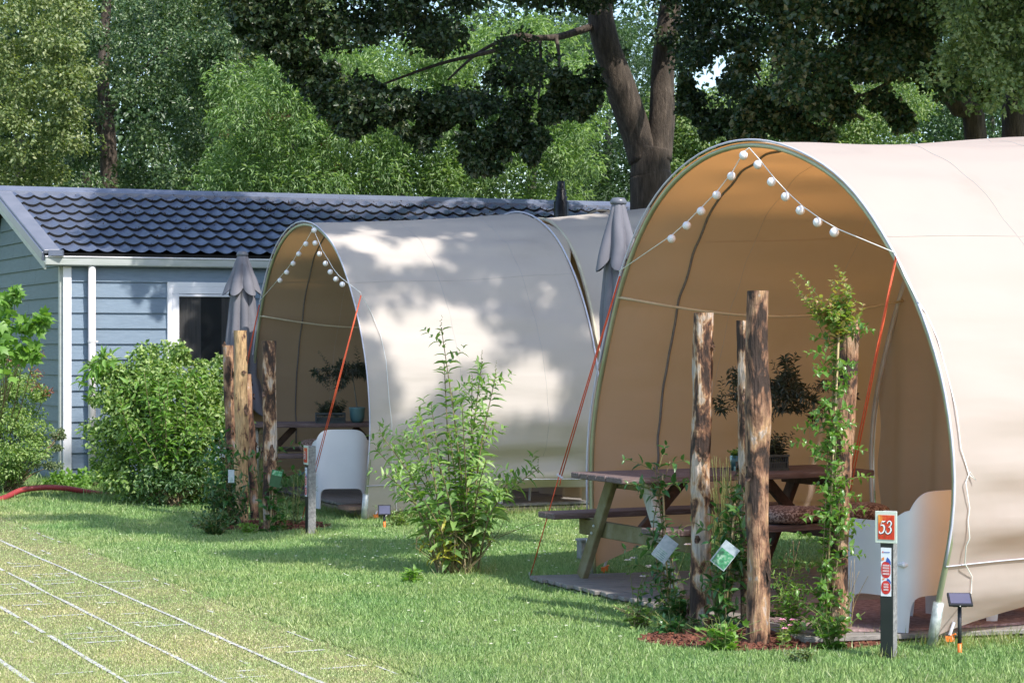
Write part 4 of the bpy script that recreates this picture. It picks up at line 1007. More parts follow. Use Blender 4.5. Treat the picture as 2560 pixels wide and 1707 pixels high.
# the tall garden shrub on the lawn
rs = np.random.RandomState(3); B0 = G(1150, 1436)
T = thing('buddleia', 'tall loose light green shrub with long pointed leaves standing alone on the lawn', 'shrub', B0)
tips = [(1103, 818, 0, 0), (1205, 905, .1, 0), (1240, 935, -.1, 0), (1180, 960, .2, 0), (950, 1083, .0, 0), (938, 1120, .3, 0), (960, 1180, -.2, 0), (1012, 1078, .2, 0), (1050, 1045, -.2, 0), (1078, 1010, .1, 0), (1345, 1172, -.1, 0), (1290, 1190, .2, 0), (1232, 1060, .3, 0), (1265, 1230, -.3, 0), (1130, 980, .4, 0), (1155, 1010, -.4, 0),
        (1030, 1160, .4, 0), (1215, 1150, -.4, 0), (990, 1230, .2, 0), (1090, 1130, -.45, 0), (1180, 1120, .45, 0), (1060, 1250, -.3, 0), (1245, 1290, .1, 0), (1110, 900, .05, 0), (1120, 1060, -.1, 0)]
stems = []
for x, y, dz, _ in tips:
    t = P(x, y, B0.y + dz); b = B0 + Vector((rs.normal() * .05 + (x - 1130) * .0005, rs.normal() * .05, 0))
    mid = b.lerp(t, .5) + Vector((rs.normal() * .03, rs.normal() * .03, .12 if abs(x - 1130) > 70 else .03)); 
    mid.x = b.x + (t.x - b.x) * .42
    stems.append(curve([b, mid, t], 18))
side = []
for c in stems[:14]:
    for f in (.45, .58, .7, .8, .88):
        p, t = along(c, f); a = rs.rand() * 6.28; d = Vector((math.cos(a), math.sin(a) * .7, .35 + rs.rand() * .5)).normalized(); side.append(curve([p, p + d * .10, p + d * .2 + UP * .02], 5))
stem_mesh(stems, .0085, .0025).build('stems', M['stem'], T, True, True)
arr = [leafy(stems, .150, .046, .060, rs, .2, up=.15, tip=.5, droop=.38), leafy(side, .085, .024, .034, rs, .15, tip=.6, droop=.3)]
leaf_obj('leaves', arr, [LM['bud']], T)
low = [curve([B0 + Vector((rs.normal() * .07, rs.normal() * .07, 0)), B0 + Vector((rs.normal() * .13, rs.normal() * .1, .18)), B0 + Vector((rs.normal() * .2, rs.normal() * .15, .25 + .2 * rs.rand()))], 7) for _ in range(16)]
leaf_obj('yellow_leaves', [leafy(low, .085, .035, .10, rs, .3, droop=.6)], [LM['budy']], T)
stem_mesh([curve([B0 + Vector((rs.normal() * .06, rs.normal() * .05, 0)), B0 + Vector((rs.normal() * .16, rs.normal() * .1, .25)), B0 + Vector((rs.normal() * .28, rs.normal() * .12, .33 + .15 * rs.rand()))], 8) for _ in range(26)], .0045, .0015, 4).build('twigs', M['stem'], T, True, True)
mb = MB()
for x, y, dz, _ in tips[:5] + tips[10:11]:
    t = P(x, y, B0.y + dz)
    for k in range(16): mb.ball(t + UP * (.008 * k - .03) + Vector(rs.normal(size=3) * .0035), .0055 - .0002 * k, 6, 4)
mb.build('flower_spike', M['gstem'], T, True, True)
# climbers and bed plants ------------------------------------------------
def climber(name, label, base, top, spread, nb, L, Wd, lm, shape='kite', seed=1, gap=.03, tiplm=None, cane=True, tagm=None, grp=None, blen=.14, ups=.1):
    rs = np.random.RandomState(seed); base = Vector(base); top = Vector(top); T = thing(name, label, 'climbing plant', base, 0, grp)
    main = [curve([base + Vector((rs.normal() * .02, rs.normal() * .02, 0)), base.lerp(top, .33) + Vector((rs.normal() * spread * .5, rs.normal() * spread * .3, 0)), base.lerp(top, .66) + Vector((rs.normal() * spread * .5, rs.normal() * spread * .3, 0)), top + Vector((rs.normal() * spread * .6, rs.normal() * spread * .3, rs.normal() * .05))], 22) for _ in range(4)]
    br = []
    for k in range(nb):
        c = main[k % 4]; p, t = along(c, .04 + .95 * rs.rand()); a = rs.rand() * 6.28; d = Vector((math.cos(a) * 1.2, math.sin(a) * .7 - .3, ups + rs.rand() * .5)).normalized(); l = blen * (.4 + rs.rand()); br.append(curve([p, p + d * l * .6, p + d * l - UP * l * .15], 6))
    stem_mesh(main, .0045, .0025).build('stems', M['stem'], T, True, True); stem_mesh(br, .002, .001, 4).build('shoots', M['gstem'], T, True, True)
    leaf_obj('leaves', [leafy(main, L, Wd, gap * 1.2, rs, .03, shape=shape, droop=.3), leafy(br, L * .9, Wd * .9, gap, rs, .1, shape=shape, droop=.25)], [lm], T)
    if tiplm:
        tb = []
        for k in range(tiplm[1]):
            tx, ty = tiplm[3][k % len(tiplm[3])]; g_ = P(tx, ty, top.y - .05) + Vector(rs.normal(size=3) * .045); p = top + Vector((rs.normal() * spread * .7, rs.normal() * spread * .4, -.15 * rs.rand())); f_ = .55 + .45 * rs.rand(); q_ = p.lerp(g_, f_); tb.append(curve([p, p.lerp(q_, .5) + Vector((rs.normal() * .02, 0, -.02)), q_], 8))
        stem_mesh(tb, .002, .001, 4).build('tip_shoots', M['stem'], T, True, True); leaf_obj('tip_leaves', [leafy(tb, L * .85, Wd * .85, gap * .8, rs, .1, shape=shape, droop=.1)], [tiplm[0]], T)
    if cane:
        mb = MB(); mb.tube([base + Vector((.01, -.01, 0)), base.lerp(top, .95) + Vector((.0, -.02, 0))], .006, 6); mb.build('cane', M['bamboo'], T, True, True)
    return T
b = dpost + Vector((-.06, -.05, 0))
climber('climber', 'bright green small leaved climber with yellow red tips covering the leaning log post', b, P(2098, 790, b.y - .05), .05, 95, .054, .030, LM['jas'], 'long', 5, .028, (LM['jastip'], 40, .26, [(1992, 700), (2040, 735), (2105, 655), (2098, 700), (2150, 712), (2130, 690), (2125, 740), (2060, 760)]), blen=.17)
T = climber('climber', 'dark glossy climber on a cane, left of the front log posts', G(1668, 1545), P(1655, 1170, 12.2), .05, 26, .075, .032, LM['clem'], 'long', 8, .05, blen=.22)
climber('climber', 'thick green climber with a picture plant tag between the front log posts', G(1805, 1585), P(1838, 1240, 11.55), .06, 46, .085, .034, LM['clem'], 'long', 11, .045, blen=.2)
climber('climber', 'thin climber shoot spreading to the right of the tallest front log post', G(1925, 1570), P(1990, 1370, 11.6), .06, 8, .06, .028, LM['clem'], 'long', 14, .06, cane=False, blen=.2)
climber('climber', 'dark climber with a white plant tag at the left log post', G(570, 1320), P(563, 1110, 17.9), .06, 34, .10, .04, LM['clem'], 'long', 21, .055, blen=.24)
climber('climber', 'climber with a green picture tag and a purple flower at the peeled log post', G(672, 1335), P(690, 1130, 18.0), .05, 16, .10, .045, LM['clem'], 'long', 24, .07, blen=.2)
climber('climber', 'low dark bush of climber leaves at the foot of the left log posts', G(548, 1318), P(560, 1215, 18.0), .14, 36, .085, .035, LM['hedged'], 'long', 25, .05, cane=False, blen=.22)
def ptag(label, c, sx, sz, rot, m1, m2, inner):
    T = thing('plant_tag', label, 'plant tag', c, 0, 'plant tags hanging on the climbers'); T.rotation_euler = rot
    mb = MB(); mb.box((0, 0, 0), (sx, .003, sz)); mb.build('card', m1, T)
    mb = MB(); a, b_, c_, d_ = inner; mb.box(((a + b_) / 2 * sx, -.0025, (c_ + d_) / 2 * sz), ((b_ - a) * sx, .001, (d_ - c_) * sz)); mb.build('print', m2, T)
    mb = MB()
    for k in range(5): mb.box((0, -.0038, (.38 - .1 * k) * sz if c_ > -.4 and False else (-.1 - .08 * k) * sz), (.6 * sx, .0006, .0025))
    if m2 is not M['tagg'] : mb.build('lines', M['tagg'] if m2 is M['tagw'] else M['textwhite'], T)
ptag('pale blank looking plant tag turned on edge beside the left front climber', P(1662, 1372, 12.0), .10, .15, (R(-6), R(38), R(6)), M['tagw'], M['tagw'], (-.42, .42, -.45, .45))
ptag('plant tag with a leafy picture hanging between the front log posts', P(1812, 1388, 11.35), .10, .15, (R(-4), R(38), R(-4)), M['tagw'], M['tagg'], (-.42, .46, -.46, .18))
ptag('small white plant tag at the left log posts', P(578, 1190, 17.8), .055, .115, (0, 0, 0), M['tagw'], M['tagw'], (-.42, .42, -.45, .45))
ptag('green plant tag with flower picture on the peeled log post', P(690, 1196, 17.75), .10, .15, (0, R(12), R(8)), M['taggreen'], M['tagg'], (-.44, .44, .18, .47))
def tuft(name, label, cat, base, n, h, sp, L, Wd, lm, seed, shape='long', gap=.03, stemm='gstem', grp=None, fl=None, curvy=.3):
    rs = np.random.RandomState(seed); base = Vector(base); T = thing(name, label, cat, base, 0, grp); st = []
    for _ in range(n):
        a = rs.rand() * 6.28; hh = h * (.55 + .5 * rs.rand()); o = Vector((math.cos(a), math.sin(a) * .7, 0)) * sp; st.append(curve([base + o * .25 * rs.rand(), base + o * .4 * rs.rand() + UP * hh * .5, base + o * rs.rand() + UP * hh], 9))
    stem_mesh(st, .003, .0012, 4).build('stems', M[stemm], T, True, True)
    if L: leaf_obj('leaves', [leafy(st, L, Wd, gap, rs, .1, shape=shape, droop=.3)], [lm], T)
    if fl:
        for c in st[:fl[1]]:
            Pp, D = [], []
            for k in range(7):
                a = k * .9 + rs.rand(); Pp.append(c[-1]); D.append((math.cos(a), math.sin(a), .3))
            V, F = leaf_arrays(Pp, D, np.tile([0, -.4, 1.], (len(Pp), 1)), fl[2], fl[2] * .7); leaf_obj('flower', [(V, F, 0)], [fl[0]], T)
    return T
tuft('flowering_plant', 'light green spiky leaved plant with pink flower right of the tallest front post', 'plant', G(1975, 1610), 9, .50, .15, .085, .014, LM['vine'], 3, gap=.022, fl=(LM['pink'], 2, .02))
tuft('flowering_plant', 'small pink flowered plant on the bark in front of the deck', 'plant', G(1960, 1625), 8, .16, .15, .04, .02, LM['hedge'], 31, gap=.03, fl=(LM['pink'], 4, .02), shape='kite')
tuft('flowering_plant', 'lilac flowered stalks at the left end of the front bed', 'plant', G(1585, 1540), 5, .42, .20, .05, .025, LM['jas'], 32, gap=.09, fl=(LM['petal'], 5, .025), shape='kite')
tuft('flowering_plant', 'single violet flower on a long stalk before the picnic table leg', 'plant', G(1668, 1540), 3, .50, .26, .05, .012, LM['jas'], 35, gap=.09, fl=(LM['petal'], 3, .028))
tuft('leafy_plant', 'low geranium like plant with divided light green leaves in the front bed', 'plant', G(1805, 1632), 34, .19, .22, .075, .075, LM['vine'], 36, shape='lobed', gap=.09)
tuft('leafy_plant', 'broad leaved creeping plant at the front left edge of the bed', 'plant', G(1680, 1590), 30, .14, .24, .06, .05, LM['clem'], 37, shape='lobed', gap=.06)
tuft('leafy_plant', 'low brown and green plant at the left corner of the front bed', 'plant', G(1600, 1575), 22, .18, .2, .045, .028, LM['hedge'], 38, shape='kite', gap=.04, stemm='stem')
tuft('leafy_plant', 'round leaved rosette at the foot of the leaning climber post', 'plant', G(2085, 1630), 26, .26, .2, .055, .035, LM['jas'], 39, shape='kite', gap=.06)
tuft('leafy_plant', 'small grey green feathery plant at the front rim of the bed', 'plant', G(2005, 1662), 30, .09, .13, .03, .02, LM['greybush'], 40, shape='kite', gap=.02)
tuft('seedling', 'dark broad leaved plant at the foot of the dark front log', 'plant', G(1700, 1560), 16, .22, .2, .09, .035, LM['clem'], 41, gap=.05)
tuft('grass_clump', 'tall dry grass clump between the two front logs', 'grass', G(1800, 1572), 60, .42, .16, 0, 0, None, 42, stemm='gstem')
tuft('grass_clump', 'dry bent grass stalks right of the leaning climber post', 'grass', G(2120, 1600), 8, .45, .12, 0, 0, None, 43, stemm='bamboo')
tuft('grass_clump', 'misty seeding grass clump beside the dark front log', 'grass', G(1812, 1545), 120, .95, .17, .012, .004, LM['grassy'], 44, gap=.05)
tuft('grass_clump', 'seeding grass clump in the middle of the left bed', 'grass', G(655, 1322), 60, .75, .12, .012, .004, LM['grassy'], 45, gap=.05)
tuft('leafy_plant', 'blue green low plant at the left end of the left bed', 'plant', G(538, 1340), 44, .24, .30, .06, .045, LM['hedged'], 46, shape='lobed', gap=.06)
tuft('leafy_plant', 'tall weedy stalks in front of the left deck', 'plant', G(740, 1318), 9, .62, .25, .07, .014, LM['hedged'], 47, gap=.06)
tuft('leafy_plant', 'low light green plant between the left log posts', 'plant', G(620, 1336), 20, .13, .22, .06, .05, LM['vine'], 48, shape='lobed', gap=.06)
tuft('leafy_plant', 'leafy stalks right of the peeled log post', 'plant', G(705, 1330), 10, .3, .16, .07, .02, LM['jas'], 49, gap=.05)
tuft('leafy_plant', 'shaggy weeds behind the solar panel of the left tent', 'plant', G(1000, 1318), 26, .2, .3, .05, .018, LM['hedge'], 50, gap=.05)
tuft('leafy_plant', 'clump of fallen light leaves on the lawn at the garden shrub', 'plant', G(1030, 1458), 10, .12, .14, .10, .03, LM['vine'], 51, gap=.05)
# ------------------------------------------------------------------ pots on the tables
def pot_tree(label, loc, trunk, crown, cr, n, potp, potm, seed, group='small olive trees on the tables'):
    rs = np.random.RandomState(seed); loc = Vector(loc); T = thing('potted_olive_tree', label, 'potted tree', loc, 0, group)
    mb = MB(); mb.lathe(potp, 28, loc); mb.build('pot', potm, T, True, True)
    st = curve([loc + UP * (potp[-3][1] - .01)] + [loc + Vector(t) for t in trunk], 14); top = st[-1]; mb = MB(); mb.tube(st, [.009 - .0003 * i for i in range(14)], 7)
    br = []
    for k in range(26):
        d = Vector(rs.normal(size=3)); d = Vector((d.x * cr[0], d.y * cr[1], abs(d.z) * cr[2] * .8 - cr[2] * .25)) * .8; br.append(curve([top, top + d * .5 + UP * .03, top + d - UP * cr[2] * .15], 6))
    for c in br: mb.tube(c, [.004 - .0005 * i for i in range(6)], 4)
    mb.build('trunk', M['barkg'], T, True, True)
    leaf_obj('crown', [leafy(br, .062, .014, .016, rs, .25, shape='kite', droop=.2), leafy([curve([c[-1], c[-1] + Vector(rs.normal(size=3) * .08), c[-1] + Vector(rs.normal(size=3) * .12)], 5) for c in br], .06, .013, .014, rs, 0, shape='kite')], [LM['olive']], T)
    return T
ps = [(0, 0), (.052, 0), (.072, .025), (.080, .07), (.082, .125), (.090, .155), (.088, .165), (.082, .165), (.078, .14), (0, .14)]
a = P(893, 1056, 21.5); a.z = .85
pot_tree('small olive tree in a glazed teal pot on the table of the left tent', a, [(-.02, 0, .3), (-.05, 0, .52)], 0, (.21, .15, .17), 0, ps, M['potteal'], 4)
a = P(1915, 1176, 13.9); a.z = .815
pot_tree('small olive tree leaning right, behind the tallest front log post', a, [(.02, 0, .30), (.10, 0, .50)], 0, (.24, .14, .18), 0, [(0, 0), (.05, 0), (.06, .05), (.065, .12), (.07, .13), (.06, .13), (0, .12)], M['crate'], 7)
def crate(label, loc, rz, sx, seed):
    rs = np.random.RandomState(seed); T = thing('plant_crate', label, 'planter', loc, rz, 'planted crates on the tables'); mb = MB(); h = .11; w = sx; d = .16
    for k in range(int(w / .018)):
        x = -w / 2 + .009 + k * .018
        for sg in (-1, 1): mb.beam((x - .006, sg * d / 2, .015), (x + .006, sg * d / 2, h - .015), .005, .004, up=(0, 1, 0), bev=0)
    for sg in (-1, 1):
        mb.box((0, sg * d / 2, .008), (w, .012, .016)); mb.box((0, sg * d / 2, h - .008), (w + .006, .014, .016)); mb.box((sg * w / 2, 0, h / 2), (.008, d - .014, h - .02)); mb.box((0, sg * d / 2, h / 2), (w, .003, .006))
    mb.box((0, 0, .03), (w - .03, d - .03, .05)); mb.build('crate', M['crate'], T)
    st = []
    for _ in range(26):
        x = rs.uniform(-w / 2, w / 2) * .85; st.append(curve([(x, rs.normal() * .03, .05), (x + rs.normal() * .02, rs.normal() * .03, .13), (x + rs.normal() * .05, rs.normal() * .04, .17 + .09 * rs.rand())], 6))
    stem_mesh(st, .002, .001, 4).build('stems', M['gstem'], T, True); leaf_obj('foliage', [leafy(st, .05, .012, .011, rs, .2, shape='kite')], [LM['olive']], T, world=False)
a = P(826, 1057, 21.4); crate('slatted dark planter with lavender leaves beside the teal pot', (a.x, a.y, .85), R(8), .31, 3)
a = P(1925, 1176, 13.7); crate('dark planter crate half behind the tallest front log post', (a.x, a.y, .815), R(26), .20, 5)
a = P(1845, 1176, 13.65); T = thing('patterned_pot', 'small leaf patterned pot with a bright green plant on the near table', 'plant pot', (a.x, a.y, .815))
mb = MB(); mb.lathe([(0, 0), (.045, 0), (.055, .05), (.056, .10), (.05, .105), (.048, .09), (0, .09)], 20); mb.build('pot', M['potgreen'], T, True)
rs = np.random.RandomState(2); st = [curve([(0, 0, .08), (rs.normal() * .02, rs.normal() * .02, .11), (rs.normal() * .035, rs.normal() * .03, .12 + .03 * rs.rand())], 5) for _ in range(14)]
leaf_obj('leaves', [leafy(st, .035, .028, .015, rs, .3, shape='kite')], [LM['hedge']], T, world=False)
a = G(1462, 1402); mb = MB(); mb.box((0, 0, .08), (.10, .10, .16), bev=.008); mb.box((0, 0, .165), (.115, .115, .02), bev=.004)
o = mb.build('power_box', M['conc2']); o.location = a; o.rotation_euler = (0, 0, R(20)); tag(o, 'low grey concrete block on the grass behind the picnic table leg', 'block')
# ------------------------------------------------------------------ hose
pts = [P(x, y, d) for x, y, d in ((-60, 1272, 21.0), (0, 1248, 21.3), (20, 1240, 21.5), (50, 1226, 21.7), (85, 1220, 21.8), (125, 1218, 21.9), (170, 1221, 22.0), (215, 1229, 22.1), (260, 1236, 22.2), (300, 1240, 22.2))]
c = curve(pts, 260); mb = MB(); mb.tube(c, [.030 + .0035 * math.sin(i * 2.1) for i in range(260)], 12)
tag(mb.build('drain_hose', M['hose'], None, True), 'red corrugated hose arching over the lawn at the left edge', 'hose', 'red corrugated hose')
pts = [P(x, y, d) for x, y, d in ((322, 1240, 22.0), (345, 1236, 22.0), (372, 1238, 22.0), (400, 1244, 22.0))]
mb = MB(); mb.tube(curve(pts, 70), [.022 + .003 * math.sin(i * 2.1) for i in range(70)], 10)
tag(mb.build('drain_hose', M['hose'], None, True), 'short further bit of red hose showing in the grass under the shrubs', 'hose', 'red corrugated hose')

# ------------------------------------------------------------------ shrubs by the chalet
def shrub(name, label, c, clumps, per, L, Wd, lm, seed, shape='kite', extra=None, stems=12, cat='shrub', up=.5, grp=None):
    """clumps: (px, py, depth, radius m)"""
    rs = np.random.RandomState(seed); c = Vector(c); T = thing(name, label, cat, c, 0, grp)
    cc = [P(x, y, d) for x, y, d, r in clumps]; rr = [r for x, y, d, r in clumps]
    subc, subr = [], []
    for q, r in zip(cc, rr):
        k = max(4, int(9 * (r / .25) ** 2))
        for _ in range(k):
            d = Vector(rs.normal(size=3)).normalized(); subc.append(q + Vector((d.x, d.y, d.z)) * r * (.5 + .5 * rs.rand())); subr.append(r * (.28 + .25 * rs.rand()))
    arrs = [(*foliage(subc, subr, per, L, Wd, up, shape, .3, rs), 0)]; leaf_obj('foliage', arrs, [lm], T)
    st = [curve([c + Vector((rs.normal() * .1, rs.normal() * .1, 0)), c.lerp(cc[k % len(cc)], .5) + Vector((rs.normal() * .05, 0, .05)), cc[k % len(cc)]], 8) for k in range(stems)]
    stem_mesh(st, .010, .003).build('stems', M['stem'], T, True, True)
    if extra:
        for (nm, lst, ee, ll, ww, mm, sh) in extra:
            for l_ in ([[w_] for w_ in lst] if nm == 'red_tip' else [lst]): q = [P(x, y, d) for x, y, d, r in l_]; leaf_obj(nm, [(*foliage(q, [r for x, y, d, r in l_], ee, ll, ww, up, sh, .3, rs), 0)], [mm], T)
    return T
shrub('shrub', 'broad bright green leafy shrub in front of the chalet window, left of the log posts', G(420, 1262), [(300, 930, 21.2, .30), (370, 915, 21.3, .28), (440, 920, 21.2, .28), (500, 925, 21.3, .24), (280, 990, 21.2, .34), (360, 1000, 21, .42), (450, 1000, 21.0, .42), (525, 990, 21.1, .3), (320, 1100, 21.1, .42), (420, 1110, 20.9, .48), (510, 1110, 21, .42), (300, 1180, 21.2, .34), (400, 1200, 21, .4), (490, 1200, 21, .4), (540, 1060, 21.2, .3), (560, 920, 21.5, .18)], 85, .052, .032, LM['hedge'], 3,
      extra=[('long_leaves', [(340, 980, 20.6, .22), (420, 985, 20.6, .2), (470, 960, 20.6, .18), (260, 900, 21.0, .12), (225, 950, 21, .1), (235, 925, 21, .08)], 26, .12, .036, LM['vine'], 'long')])
rs = np.random.RandomState(9); stc = []
for x, y in ((360, 930), (395, 945), (420, 960), (465, 955), (500, 1010), (445, 1040), (380, 1050), (530, 1020), (340, 1060), (480, 1060), (300, 1000), (410, 1000)):
    b = G(430 + rs.normal() * 12, 1268); t = P(x, y, 20.3 + rs.normal() * .1); stc.append(curve([b, b.lerp(t, .5) + Vector((rs.normal() * .04, 0, .06)), t], 14))
T = thing('shrub', 'shaded tall stemmed shrub with long narrow leaves in front of the bright one', 'shrub', G(430, 1268)); stem_mesh(stc, .007, .0025).build('stems', M['stem'], T, True, True)
leaf_obj('leaves', [leafy(stc, .15, .04, .05, rs, .2, droop=.4)], [LM['vine']], T)
shrub('shrub', 'dark twiggy shrub with small leaves at the foot of the bright shrub', G(430, 1268), [(330, 1210, 20.7, .2), (400, 1220, 20.5, .24), (470, 1215, 20.5, .24), (430, 1150, 20.6, .26), (500, 1160, 20.6, .22), (540, 1200, 20.7, .2)], 40, .05, .022, LM['hedged'], 6, stems=30)
shrub('shrub', 'dense small leaved shrub with reddish tips at the left edge before the gable', G(20, 1225), [(-10, 950, 22.6, .3), (50, 950, 22.6, .26), (-20, 1030, 22.4, .36), (60, 1020, 22.4, .33), (110, 990, 22.5, .16), (30, 1100, 22.3, .4), (95, 1070, 22.4, .2), (-30, 1150, 22.2, .35), (60, 1150, 22.2, .28)], 95, .034, .02, LM['hedge'], 7,
      extra=[('red_tip', [(30, 900, 22.5, .12), (65, 905, 22.5, .1), (90, 930, 22.4, .08), (120, 980, 22.3, .07), (10, 910, 22.4, .12), (85, 960, 22.2, .1), (98, 885, 22.5, .05)], 40, .035, .012, LM['redtip'], 'kite')])
shrub('shrub', 'silvery small leaved shrub low at the left edge above the red hose', G(20, 1238), [(-20, 1122, 22.6, .2), (40, 1142, 22.6, .24), (100, 1122, 22.6, .2), (140, 1102, 22.7, .12), (0, 1182, 22.5, .24), (70, 1182, 22.5, .22), (110, 1172, 22.6, .16), (150, 1082, 22.7, .08)], 110, .030, .015, LM['greybush'], 8, stems=20)
shrub('vine', 'light green vine with large lobed leaves at the left edge before the gable', G(-20, 1215), [(-10, 800, 20.6, .2), (20, 850, 20.5, .2), (60, 870, 20.5, .13), (-20, 880, 20.4, .25), (40, 735, 20.6, .06), (15, 760, 20.6, .09), (95, 800, 20.5, .07), (85, 890, 20.5, .07), (60, 820, 20.5, .12)], 9, .125, .11, LM['vine'], 10, 'lobed', cat='vine')
shrub('ground_plants', 'low mixed weeds along the foot of the chalet wall', G(200, 1225), [(140, 1194, 23.2, .14), (185, 1189, 23.3, .16), (230, 1199, 23.1, .16), (270, 1209, 22.8, .14), (160, 1214, 22.9, .1), (215, 1219, 22.7, .1)], 46, .06, .045, LM['vine'], 12, cat='weeds')

# ------------------------------------------------------------------ big trees
def limb(mb, pts, r0, r1, n=12, k=26):
    c = curve(pts, k); mb.tube(c, [(r0 + (r1 - r0) * (i / (k - 1))) * (1 + .06 * mnoise.noise(c[i] * 2)) for i in range(k)], n, cap=True)
def tree(name, label, base, trunks, clumps, per, L, Wd, lm, bark, seed, shape='kite', up=.5, extra=None, grp=None, sub=0, droop=.3, flat=.7):
    rs = np.random.RandomState(seed); T = thing(name, label, 'tree', base, 0, grp); mb = MB()
    for pts, r0, r1 in trunks: limb(mb, pts, r0, r1)
    mb.build('trunk', M[bark], T, True, True)
    cc = np.array([c[:3] for c in clumps]); rr = np.array([c[3] for c in clumps])
    leaf_obj('crown', [(*foliage(cc, rr, per, L, Wd, up, shape, droop, rs, flat), 0)], [lm], T)
    if extra:
        for nm, c2, r2, pr, ll, ww, mm in extra:
          for c3 in ([[q] for q in c2] if nm == 'seed_bunch' else [c2]): leaf_obj(nm, [(*foliage(c3, r2, pr, ll, ww, .2, 'kite', .2, rs), 0)], [mm], T)
    return T
def clumpfield(x0, x1, y0, y1, d0, d1, n, r, rs, keep=lambda x, y: True, mind=0):
    out = []; n = int(n * .84)
    while len(out) < n:
        x = rs.uniform(x0, x1); y = rs.uniform(y0, y1)
        if not keep(x, y) or mnoise.noise(Vector((x * .017, y * .021, d0))) < -.17: continue
        d = rs.uniform(d0, d1); p = P(x, y, d); out.append((p.x, p.y, p.z, r * (.6 + .8 * rs.rand())))
    return out
def crownkeep(cx, cy, rx, ry, wob, seed):
    def f(x, y):
        a = math.atan2(y - cy, x - cx); q = 1 + wob * mnoise.noise(Vector((math.cos(a) * 2, math.sin(a) * 2, seed)))
        return ((x - cx) / rx) ** 2 + ((y - cy) / ry) ** 2 < q * q
    return f
rs = np.random.RandomState(77)
def gp(px, d): return Vector(((px - 1280) / FPX * d, d, 0))
bgrp = 'trees standing behind the chalet'
tree('field_maple', 'yellowish green bushy tree at the far left behind the chalet', gp(40, 32), [([gp(40, 32), P(50, 400, 32), P(30, 100, 32)], .15, .05)],
     clumpfield(-150, 230, -60, 560, 29.6, 32.4, 230, .30, rs, crownkeep(20, 260, 190, 400, .5, 3)), 170, .062, .042, LM['yel'], 'barkg', 1, grp=bgrp)
tree('oak_tree', 'dark green oak with a thin straight trunk behind the chalet roof', gp(275, 35), [([gp(278, 35), P(272, 420, 35), P(258, 200, 35), P(270, -50, 35)], .20, .07), ([P(266, 300, 35), P(330, 200, 34.7), P(420, 120, 34)], .06, .02), ([P(264, 350, 35), P(200, 260, 34.7), P(150, 200, 34)], .06, .02), ([P(215, 560, 34.5), P(218, 430, 34.5)], .11, .08)],
     clumpfield(120, 640, -100, 540, 32.6, 37.5, 330, .34, rs, lambda x, y: mnoise.noise(Vector((x * .011, y * .011, 4))) > -.16 and not (235 < x < 300 and 180 < y < 420)), 180, .066, .042, LM['oak'], 'bark', 2, grp=bgrp)
tree('field_maple', 'pale yellow green tree between the dark oak and the ash behind the roof', gp(600, 39), [([gp(600, 39), P(600, 300, 39), P(590, 0, 39)], .15, .05)],
     clumpfield(500, 800, -80, 420, 36.5, 38.5, 170, .42, rs), 170, .065, .042, LM['yel'], 'barkg', 3, grp=bgrp)
tree('ash_tree', 'light green feathery ash with rusty seed bunches behind the chalet roof', gp(960, 32.5), [([gp(985, 32.5), P(985, 480, 32.5), P(975, 350, 32.5), P(990, 200, 32.5)], .10, .05), ([gp(1012, 32.3), P(1012, 480, 32.3), P(1008, 380, 32.3)], .09, .05), ([gp(1050, 32.2), P(1058, 490, 32.2), P(1075, 430, 32)], .09, .04), ([P(690, 500, 31), P(740, 400, 31), P(700, 330, 31)], .04, .015), ([P(880, 500, 31), P(800, 430, 31), P(700, 330, 30.8)], .035, .012)],
     clumpfield(520, 1160, 110, 540, 28.8, 33.0, 330, .36, rs, lambda x, y: y > 330 - (x - 520) * 1.0 or y > 190 and x > 560), 200, .082, .020, LM['ash'], 'barkg', 4, 'kite', .9, droop=.45, grp=bgrp,
     extra=[('seed_bunch', [tuple(P(x, y, 29.6)) for x, y in ((668, 288), (708, 292), (562, 335), (817, 358), (843, 420), (830, 295), (940, 445), (1318, 510), (640, 380))], .10, 60, .03, .012, LM['seed'])])
tree('ash_tree', 'light green ash with drooping sprays behind the chalet flue', gp(1330, 33.5), [([gp(1330, 33.5), P(1330, 400, 33.5), P(1340, 150, 33.5)], .11, .04), ([P(1200, 520, 32.5), P(1260, 420, 32.5)], .04, .02)],
     clumpfield(1080, 1480, 60, 530, 29.8, 34, 240, .36, rs, lambda x, y: not (x > 1440 and y > 420)), 200, .082, .020, LM['ash'], 'barkg', 5, 'kite', .9, droop=.45, grp=bgrp)
tree('willow_tree', 'blue green fine leaved tree in shade just left of the big double trunk', gp(1520, 39), [([gp(1520, 39), P(1520, 300, 39)], .15, .06)],
     clumpfield(1400, 1700, 60, 560, 36.5, 39, 170, .40, rs), 190, .085, .016, LM['willow'], 'barkg', 6, droop=.5, grp=bgrp)
tree('field_maple', 'bright green tree right of the double trunk, above the near tent arch', gp(1750, 34), [([gp(1760, 34), P(1760, 300, 34)], .12, .05)],
     clumpfield(1640, 1960, 240, 560, 31.5, 34, 170, .36, rs), 170, .062, .04, LM['back'], 'barkg', 7, grp=bgrp)
tree('field_maple', 'sunny green trees behind the ridge of the near tent', gp(2150, 37), [([gp(2150, 37), P(2150, 200, 37)], .12, .05)],
     clumpfield(1880, 2300, 130, 420, 34, 37.5, 220, .42, rs), 170, .065, .04, LM['back'], 'barkg', 8, grp=bgrp)
tree('field_maple', 'hazy blue green tree behind the right maple trunks', gp(2480, 40), [([gp(2480, 40), P(2480, 200, 40)], .12, .05)],
     clumpfield(2240, 2700, 100, 420, 37.5, 40, 170, .48, rs), 160, .07, .04, LM['willow'], 'barkg', 9, grp=bgrp)
